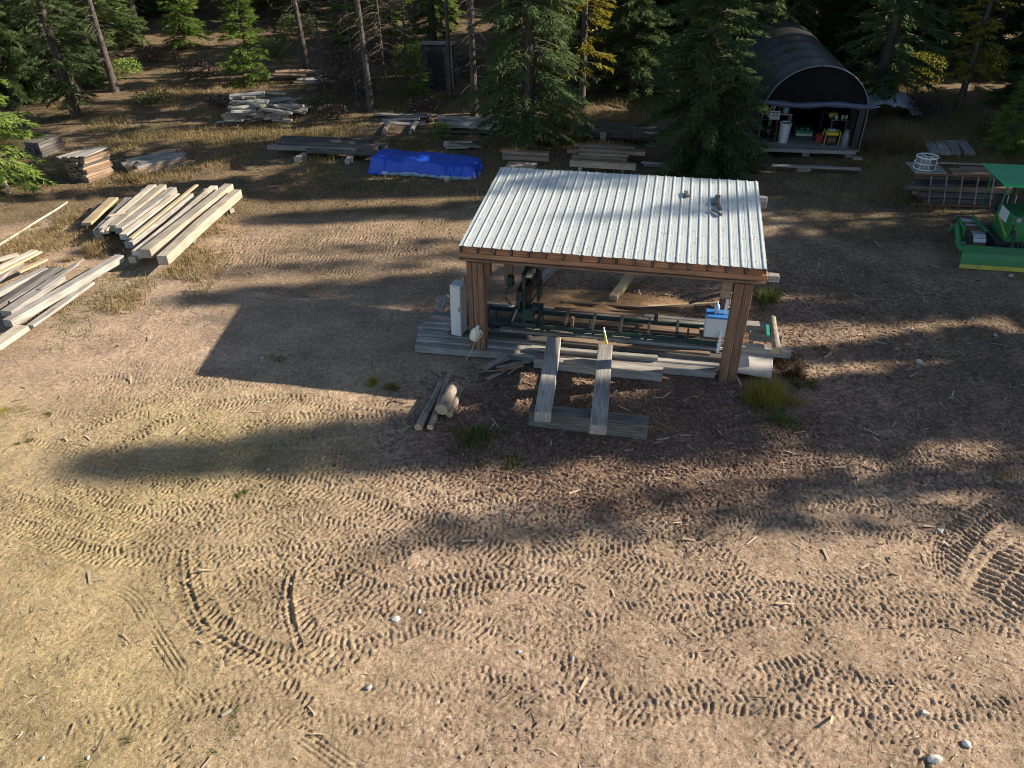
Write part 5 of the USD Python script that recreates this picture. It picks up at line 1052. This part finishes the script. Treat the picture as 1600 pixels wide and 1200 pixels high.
MARKS = ((0, 'beyond the left edge'), (170, 'at the upper left corner'), (330, 'behind the sunlit bank'), (450, 'behind the bright young fir'), (560, 'behind the old boards'), (650, 'left of the outhouse'), (735, 'behind the outhouse'), (800, 'right of the outhouse'), (900, 'behind the shaggy spruce'), (985, 'behind the golden larch'), (1080, 'between the two big spruces'), (1190, 'behind the big full spruce'), (1260, 'behind the left half of the shelter'), (1360, 'behind the right half of the shelter'), (1450, 'behind the silver tarp'), (1530, 'behind the split logs'), (1600, 'behind the crawler canopy'), (9999, 'beyond the right edge'))
def where(x, y):
    px = px_of((x, y, float(terrain_z(x, y))))[0]; m = next(t for lim, t in MARKS if px < lim)
    return m + (', nearest row' if y < 48 else ', second row' if y < 56 else ', middle depth' if y < 66 else ', far back')
def blocks(x, y, h):
    for lx, ly, lz, hw in LIT:
        d = (x - lx) * .9945 + (y - ly) * .105; o = abs(-(x - lx) * .105 + (y - ly) * .9945)
        if d > 1 and lz + .4515 * d < h and o < hw * max(.3, 1 - (lz + .4515 * d) / h * .6) + .9: return True
    return False
for k in range(9000):
    y = fr.uniform(38, 92); x = fr.uniform(-62, 70)
    if abs(x) > y * .74 + 9: continue
    if x < -9 and y < 50 and fr.random() < .75: continue
    if -22 < x < -8 and y < 58: continue
    md = 3.1 if y < 60 else 3.8
    if min(np.hypot(*(p - [x, y])) for p in placed) < md: continue
    if min(np.hypot(*(p - [x, y])) for p in shc) < 3.6: continue
    hq = fr.uniform(.8, 1.15)
    if blocks(x, y, 16 * hq): continue
    placed.append(np.array([x, y])); kn = fr.choice(['forest_spruce', 'forest_fir', 'slender_spruce', 'shaggy_spruce', 'tall_pine', 'skirted_spruce'], p=[.22, .2, .16, .14, .10, .18])
    tree(kn, x, y, hq * KINDS[kn], forest[kn].replace('behind the clearing', where(x, y)), group='trees of the wood behind the clearing', wide=fr.uniform(.9, 1.2)); n += 1
    if n > 270: break
# trees to the right of the clearing whose shadows cross the yard
def shade(px, py, d, knd, wd=1.0):
    p = G(px, py); return (p[0] + .9945 * d, p[1] + .105 * d, .4515 * d, knd, wd)
def shade_roof(px, py, d, knd, wd=1.0):
    p = on_roof(px, py); return (p[0] + .9945 * d, p[1] + .105 * d, p[2] + .4515 * d, knd, wd)
for (x, y, h, knd, wd) in (shade_roof(1000, 318, 42, 'slender_spruce', .6), shade_roof(800, 352, 44, 'slender_spruce', .6), shade_roof(770, 283, 34, 'forest_spruce', .9), shade(1190, 500, 22, 'dense_spruce', 1.2), shade(1250, 600, 19, 'dense_spruce', 1.1), shade(1230, 420, 20, 'dense_spruce', 1.1), shade(40, 744, 47, 'dense_spruce', 1.0), shade(350, 712, 45, 'forest_spruce', 1.0), shade(270, 500, 47, 'forest_spruce', 1.1), shade(420, 395, 47, 'forest_spruce', .9), shade(540, 846, 40, 'forest_spruce', 1.15), shade(1150, 775, 25, 'forest_spruce', 1.1), shade(1190, 640, 24, 'dense_spruce', 1.0), shade(1130, 560, 26, 'dense_spruce', 1.1), shade(1010, 500, 30, 'slender_spruce', 1.2),
                           shade(215, 470, 47, 'dense_spruce', .85), shade(350, 350, 47, 'dense_spruce', .95), shade(300, 425, 50, 'slender_spruce', .9), shade(1120, 455, 27, 'dense_spruce', 1.1), shade(760, 412, 36, 'slender_spruce', 1.3),
                           shade(360, 312, 45, 'dense_spruce', 1.0), shade(1150, 390, 27, 'dense_spruce', 1.1), shade(420, 268, 44, 'dense_spruce', 1.0), shade(1100, 330, 26, 'dense_spruce', 1.2), shade(250, 242, 50, 'forest_spruce', 1.0), shade(1200, 290, 26, 'dense_spruce', 1.1), shade(600, 235, 42, 'dense_spruce', 1.0),
                           shade(1300, 460, 16, 'dense_spruce', 1.2), shade(1330, 380, 15, 'dense_spruce', 1.2), shade(1350, 560, 17, 'dense_spruce', 1.1), shade(1290, 260, 18, 'forest_fir', 1.1), shade(500, 205, 46, 'forest_spruce', 1.0)):
    tree(knd, x, y, h, 'conifer standing to the right of the clearing and shading it', group='trees to the right of the clearing', wide=wd)

# ------------------------------------------------------------------ ground cover
gr = np.random.default_rng(21)
def blades(xy, h, w, spread, m, label, kindname='grass', seed=0):
    r = np.random.default_rng(seed); n = len(xy); z = gz(xy[:, 0], xy[:, 1]); a = r.uniform(0, 2 * PI, n); s = np.stack([np.cos(a), np.sin(a), 0 * a], 1)
    d = unit(np.c_[r.normal(0, spread, (n, 2)), np.ones(n)]); V, F = tris(np.c_[xy, z - .01], d, s, h * r.uniform(.4, 1.3, n), w * r.uniform(.6, 1.4, n))
    return V, F
def scatter(n, x0, x1, y0, y1, dens, seed):
    r = np.random.default_rng(seed); p = np.c_[r.uniform(x0, x1, n), r.uniform(y0, y1, n)]; return p[r.random(n) < dens(p[:, 0], p[:, 1])]
def clumps(x, y, f, lo, hi, seed): return ss(lo, hi, nz(x, y, f, seed))
def g_dry(x, y):
    left = (1 - ss(.7, 1.15, np.sqrt(((x + 13.5) / 4.6) ** 2 + ((y - 21.5) / 6.0) ** 2))) * clumps(x, y, .9, .35, .65, 51)
    back = ss(27, 31, y) * clumps(x, y, .5, .42, .7, 52) * .55; rt = ss(12, 15, x) * ss(24, 27, y) * clumps(x, y, .6, .3, .6, 53)
    return np.maximum.reduce([left, back, rt])
p1 = scatter(560000, -26, 24, 15, 46, g_dry, 61); V1, F1 = blades(p1, .26, .024, .45, 'dry_grass', '', seed=1)
mesh('dry_grass', (V1, F1), 'dry_grass', label='dry straw coloured grass around the lumber piles and under the trees', cat='grass', kind='stuff')
def g_green(x, y):
    return np.maximum.reduce([.9 * (1 - ss(.5, 1.1, np.sqrt(((x + 11.3) / 2.2) ** 2 + ((y - 20) / 4.5) ** 2))) * clumps(x, y, 1.0, .5, .75, 54), ss(26.5, 29, y) * clumps(x, y, .45, .5, .75, 55) * .6, ss(11, 14, x) * ss(21, 25, y) * clumps(x, y, .5, .5, .75, 56) * .4])
p2 = scatter(150000, -26, 24, 14, 46, g_green, 62); V2, F2 = blades(p2, .17, .024, .5, 'green_grass', '', seed=2)
mesh('green_grass', (V2, F2), 'green_grass', label='short green grass growing among the lumber piles and towards the trees', cat='grass', kind='stuff')
# weed clumps
def clump(px, py, r, n, h, m, name, label, cat, w=.018, spread=.5, sq=1.0):
    o = G(px, py); T = thing(name, label, cat, mat4(o)); nt = max(4, int(n / 55)); tx = gr.normal(0, .55, (nt, 2)) * r * [1, sq]
    for pn, pm, k, hh_ in (('blades', m, n, h), ('dry_stalks', 'dry_grass' if m != 'dry_grass' else 'brush_stems', n // 4, h * 1.15)):
        xy = tx[gr.integers(nt, size=k)] + gr.normal(0, .09 * min(1, r * 2.5), (k, 2)); q = np.linalg.norm(xy, axis=1) / r
        ang = gr.uniform(0, 2 * PI, k); d = unit(np.c_[gr.normal(0, spread, (k, 2)) + xy * .5, np.ones(k)]); z = gz(o[0] + xy[:, 0], o[1] + xy[:, 1]) - o[2] - .01
        V, F = tris(np.c_[xy, z], d, np.stack([np.cos(ang), np.sin(ang), 0 * ang], 1), hh_ * gr.uniform(.25, 1.2, k) * np.clip(1.15 - .45 * q, .3, 1.2), w * gr.uniform(.5, 1.2, k))
        mesh(pn, (V, F), pm, T, kind='stuff')
clump(745, 690, .55, 900, .26, 'green_grass', 'grass_clump', 'green grass clump in front of the four small logs', 'grass clump', sq=.7)
clump(790, 718, .40, 420, .18, 'green_grass', 'grass_clump', 'low green grass patch right of the larger clump before the logs', 'grass clump', sq=.6)
clump(1197, 622, .40, 1300, .55, 'yellow_weed', 'yellow_weed', 'yellow flowering weed in front of the right post', 'weed', sq=.8)
clump(1215, 655, .40, 500, .28, 'green_grass', 'grass_clump', 'green grass at the foot of the yellow weed', 'grass clump')
clump(1240, 580, .34, 600, .40, 'red_weed', 'red_weed', 'dark red brown weed right of the plywood sheet', 'weed')
clump(1200, 470, .42, 800, .45, 'green_grass', 'grass_clump', 'tall green clump behind the right post', 'grass clump')
clump(1262, 600, .3, 300, .25, 'green_grass', 'grass_clump', 'small green tuft beside the dark red weed', 'grass clump')
clump(1282, 545, .22, 160, .15, 'green_grass', 'grass_clump', 'green tuft right of the timber ends', 'grass clump')
clump(588, 602, .22, 220, .28, 'yellow_weed', 'grass_clump', 'yellowish tuft at the edge of the shed shadow', 'grass clump')
clump(612, 610, .25, 160, .15, 'green_grass', 'grass_clump', 'faint green tuft left of the four small logs', 'grass clump')
clump(380, 772, .12, 160, .11, 'green_grass', 'grass_clump', 'single green tuft among the tyre tracks', 'grass clump', .014)
clump(40, 690, .16, 140, .10, 'green_grass', 'grass_clump', 'green tuft near the left edge below the plank pile', 'grass clump', .014)
clump(76, 648, .10, 110, .09, 'green_grass', 'grass_clump', 'tiny bright green tuft near the left edge', 'grass clump', .014)
clump(12, 640, .4, 260, .14, 'yellow_weed', 'grass_clump', 'yellowish grass patch at the left edge below the planks', 'grass clump', .014)
clump(1555, 742, .3, 220, .14, 'green_grass', 'grass_clump', 'green tuft in the shade at the right edge', 'grass clump', .014)
clump(430, 562, .35, 200, .10, 'green_grass', 'grass_clump', 'dull green patch inside the shed shadow', 'grass clump', .014)
for k, (px, py, lab) in enumerate(((205, 1155, 'left'), (340, 1170, 'middle'), (370, 1140, 'upper'), (370, 1112, 'topmost'), (130, 1190, 'lowest left'))): clump(px, py, .12, 70, .07, 'green_grass', 'seedling_patch', lab + ' patch of pale seedlings at the bottom left', 'seedlings', .014, .8)
clump(1408, 234, 1.3, 3200, 1.25, 'dry_grass', 'tall_dry_weeds', 'tall dry brown weeds between the shelter and the rack', 'weeds', .02, .3)
clump(1455, 205, .6, 500, .8, 'dry_grass', 'tall_dry_weeds', 'dry weeds behind the split logs', 'weeds', .02, .3)
clump(1075, 262, .8, 700, .45, 'dry_grass', 'tall_dry_weeds', 'dry pale grass at the foot of the big spruce above the roof', 'weeds', .02, .4)
clump(1345, 258, .4, 400, .4, 'yellow_weed', 'yellow_weed', 'yellowish weed at the right end of the shelter step', 'weed')
clump(140, 395, .9, 900, .38, 'dry_grass', 'tall_dry_weeds', 'sunny dry grass between the two left lumber piles', 'weeds', .02, .4)
clump(215, 282, .8, 500, .5, 'dry_grass', 'tall_dry_weeds', 'dry stalks in front of the low grey stack', 'weeds', .02, .3)
clump(100, 350, 1.0, 900, .32, 'dry_grass', 'tall_dry_weeds', 'sunny dry grass left of the long beam pile', 'weeds', .02, .4)
clump(655, 224, .7, 500, .35, 'dry_grass', 'tall_dry_weeds', 'dry sunlit grass just behind the blue tarp', 'weeds', .02, .5)
# brush under the trees
def bush(px, py, r, h, n, m, name, label):
    o = G(px, py); T = thing(name, label, 'shrub', mat4(o)); a = gr.uniform(0, 2 * PI, n); q = np.sqrt(gr.random(n)); z = gr.random(n) ** .8 * h; rad = r * np.sqrt(np.clip(1 - (z / h - .35) ** 2 * 1.2, .05, 1)) * q
    b = np.c_[np.cos(a) * rad, np.sin(a) * rad, z]; d = unit(gr.normal(0, 1, (n, 3))); V, F = tris(b, d, unit(np.cross(d, gr.normal(0, 1, (n, 3)))), .12 * gr.uniform(.6, 1.4, n), .07 * gr.uniform(.6, 1.4, n)); mesh('foliage', (V, F), m, T)
    st = [tube([(0, 0, 0), (math.cos(t) * r * .4, math.sin(t) * r * .4, h * .5), (math.cos(t) * r * .7, math.sin(t) * r * .7, h * .95)], [.02, .014, .006], 4) for t in gr.uniform(0, 6.28, 9)]; mesh('stems', cat_(st), 'bark', T)
for px, py, r, h, m, lab in ((640, 120, 1.0, 1.8, 'fir_needles', 'green leafy shrub left of the outhouse'), (560, 150, 1.1, 1.2, 'brush_stems', 'bare tangled brush beside the tall trunk left of the plank pile'), (520, 140, 1.0, 1.1, 'brush_stems', 'grey brush right of the old boards'), (430, 90, 1.3, 1.3, 'pine_needles', 'low green shrub behind the old boards'),
                             (310, 120, 1.2, .8, 'brush_stems', 'bare brush on the sunlit bank at left'), (560, 65, 1.6, 1.6, 'yellow_leaf', 'yellow leaved shrub deep in the wood at left'), (470, 60, 1.5, 1.5, 'pine_needles', 'dull green shrub deep behind the pale trunk'), (1430, 130, 1.4, 1.6, 'yellow_leaf', 'pale leaved shrub behind the silver tarp'), (1530, 120, 1.4, 1.5, 'yellow_leaf', 'yellowish shrub in the shade at the upper right'),
                             (1555, 215, 1.0, 1.0, 'pine_needles', 'low shrub beside the small fir at right'), (1440, 190, 1.0, 1.1, 'brush_stems', 'brown brush behind the tall dry weeds'), (200, 115, .9, .8, 'fir_needles', 'small sunlit shrub on the bank at the upper left'), (600, 95, 1.3, 1.4, 'brush_stems', 'tangled grey brush left of the outhouse, farther back'), (535, 110, 1.2, 1.2, 'brush_stems', 'tangled brush between two trunks behind the old boards'), (735, 120, 1.0, 1.2, 'brush_stems', 'tangled brush right of the outhouse'), (660, 175, .8, .7, 'brush_stems', 'low brush in front of the outhouse'), (520, 185, .9, .6, 'brush_stems', 'low brush right of the slab heap'), (250, 95, 1.3, .8, 'brush_stems', 'bare brush on the bank below the thinner young fir'), (350, 165, 1.0, .5, 'brush_stems', 'low brush left of the slab heap'), (240, 160, 1.2, .5, 'pine_needles', 'low green growth on the bank at upper left'), (690, 218, .5, .7, 'fir_needles', 'little leafy shrub right of the small raised pile'), (955, 212, .45, .7, 'yellow_leaf', 'little yellowish shrub under the massive dark beam')):
    bush(px, py, r, h, int(900 * r * h), m, 'shrub', lab)
V_, F_ = tris(roof_litter[0], unit(roof_litter[1]), unit(np.cross(roof_litter[1], [0, 0, 1.])), np.random.default_rng(92).uniform(.02, .09, 700), np.full(700, .012)); mesh('roof_needles', (V_, F_), 'fallen_leaf', label='fallen needles and bits of bark lying on the metal shed roof', cat='litter', kind='stuff')
# leaf litter, chips and twigs
def chips(n, x0, x1, y0, y1, dens, lmin, lmax, asp, m, name, label, seed, lift=.004):
    r = np.random.default_rng(seed); p = scatter(n, x0, x1, y0, y1, dens, seed); n = len(p); a = r.uniform(0, 2 * PI, n); l = r.uniform(lmin, lmax, n) * r.uniform(.6, 1, n); w = l * r.uniform(*asp, n)
    d = unit(np.c_[np.cos(a), np.sin(a), r.normal(0, .22, n)]); s = unit(np.cross(d, np.c_[r.normal(0, .3, (n, 2)), np.ones(n)])); c = np.c_[p, gz(p[:, 0], p[:, 1]) + lift + np.abs(d[:, 2]) * l * .4]
    V = np.stack([c - d * l[:, None] / 2 - s * w[:, None] / 2, c + d * l[:, None] / 2 - s * w[:, None] * .35, c + d * l[:, None] / 2 + s * w[:, None] * .4, c - d * l[:, None] / 2 + s * w[:, None] / 2], 1).reshape(-1, 3)
    i = np.arange(n) * 4; mesh(name, (V, np.stack([i, i + 1, i + 2, i + 3], 1)), m, label=label, cat='wood chips' if 'chip' in name else 'litter', kind='stuff')
chips(120000, -6, 14, 7, 23, lambda x, y: np.clip(zone_mulch(x, y) * (1.0 - .35 * nz(x, y, 1.5, 71)), 0, 1), .03, .15, (.15, .5), 'mulch_chip', 'bark_chips', 'reddish bark chips spread on the ground in front of the shed', 81)
chips(110000, -10, 12, 5, 22, lambda x, y: np.clip(.06 + .5 * zone_mulch(x, y) + .6 * ss(-4, 4, x) * ss(.35, .75, nz(x, y, .9, 88)) + .3 * ss(.5, .8, nz(x, y, .7, 89)), 0, 1), .02, .10, (.10, .3), 'wood_chip', 'pale_chips', 'pale wood chips scattered over the bare earth', 82)
chips(50000, -24, 24, 24, 62, lambda x, y: ss(25, 29, y) * (.35 + .65 * clumps(x, y, .4, .3, .7, 57)), .05, .16, (.3, .8), 'fallen_leaf', 'leaf_litter', 'brown leaf litter on the ground under the trees', 83)
chips(4500, -14, 14, 5, 26, lambda x, y: .12 + .6 * zone_mulch(x, y) + .3 * ss(12, 16, y), .08, .32, (.03, .08), 'brush_stems', 'twig_litter', 'dark twigs scattered over the yard', 84, .012)
chips(2200, -12, 13, 5.5, 24, lambda x, y: .3 + .6 * zone_mulch(x, y), .10, .34, (.06, .2), 'wood_chip', 'pale_chip_splinters', 'long pale splinters scattered over the yard', 85, .012)
chips(60000, -11, 12, 5, 24, lambda x, y: np.clip(.15 + .5 * churn(x, y) + .5 * ss(.4, .75, nz(x, y, .8, 98)) + .3 * ss(14, 18, y), 0, 1), .012, .055, (.15, .5), 'mulch_chip', 'dark_chips', 'dark bark crumbs scattered thinly over the bare earth', 86)
# pebbles and picked-out stones
peb = []; pr = np.random.default_rng(31); base = [rock_mesh(1, .6, s_, 1) for s_ in range(4)]
for k in range(520):
    x, y = pr.uniform(-9, 13), pr.uniform(5.5, 22)
    if pr.random() > .35 + .5 * (x > 4): continue
    b = base[k % 4].copy(); b.apply_scale(pr.uniform(.012, .04)); b.apply_transform(trimesh.transformations.rotation_matrix(pr.uniform(0, 6), [0, 0, 1])); b.apply_translation([x, y, float(gz(x, y)) + .006]); peb.append(b)
mesh('pebbles', cat_(peb), 'stone', smooth=40, label='small grey pebbles scattered over the yard', cat='pebbles', kind='stuff')
for k, (px, py, r, m, lab) in enumerate(((619, 968, .10, 'pale_stone', 'largest pale stone at the end of the tyre ruts in the foreground'), (655, 955, .07, 'pale_stone', 'pale stone just right of the largest one in the ruts'), (662, 940, .055, 'pale_stone', 'small pale stone above the pair in the ruts'), (577, 1075, .08, 'pale_stone', 'white stone low in the foreground left of centre'),
                                         (1470, 830, .10, 'pale_stone', 'pale stone left of the deep rut at right'), (1445, 1115, .085, 'pale_stone', 'round white stone in the right foreground'), (1510, 1163, .09, 'pale_stone', 'pale stone near the bottom right'), (1460, 1188, .13, 'pale_stone', 'large pale stone at the bottom edge right'), (1033, 840, .0, 'stone', ''),
                                         (752, 838, .06, 'stone', 'upper of the two grey stones in the shadow band'), (750, 846, .07, 'pale_stone', 'lower of the two stones in the shadow band'), (1437, 567, .16, 'stone', 'large grey stone in the shade right of the shed'), (1422, 516, .11, 'stone', 'flat grey stone in the shade above the large one'), (1555, 524, .12, 'stone', 'grey stone in the shade at the far right'),
                                         (1400, 545, .10, 'stone', 'grey stone left of the flat ones in the shade'), (1580, 432, .16, 'stone', 'grey stone just below the crawler blade'), (455, 912, .05, 'pale_stone', 'small pale stone in the dark rut'), (1020, 730, .05, 'stone', 'grey stone on the bark chips'), (895, 1030, .06, 'pale_stone', 'flat pale stone in the middle foreground'), (812, 1018, .05, 'pale_stone', 'small pale stone left of the flat one'),
                                         (420, 735, .09, 'stone', 'flat stone in the shadow tip at left'), (410, 560, .09, 'stone', 'grey stone inside the shed shadow'), (420, 628, .07, 'pale_stone', 'pale stone below the shed shadow'), (1240, 940, .0, 'stone', ''), (65, 1185, .06, 'pale_stone', 'pale stone at the bottom left corner'), (137, 1184, .05, 'pale_stone', 'pale stone right of the one in the bottom left corner'))):
    if r: p = G(px, py); mesh('rock', rock_mesh(r * .85, .5, k + 10), m, smooth=40, xf=mat4([p[0], p[1], float(gz(p[0], p[1])) + r * .2], k * 1.3), label=lab, cat='stone')
plank((346, 1118), (362, 1108), .05, .02, .03, Pl, 'offcut', 'small pale offcut on the bare earth at the bottom left', 'board')
log((870, 700), (1002, 700), .012, .008, .02, 'pole', 'thin bleached stick on the bark chips', 'stick', m='pale_wood') if False else None
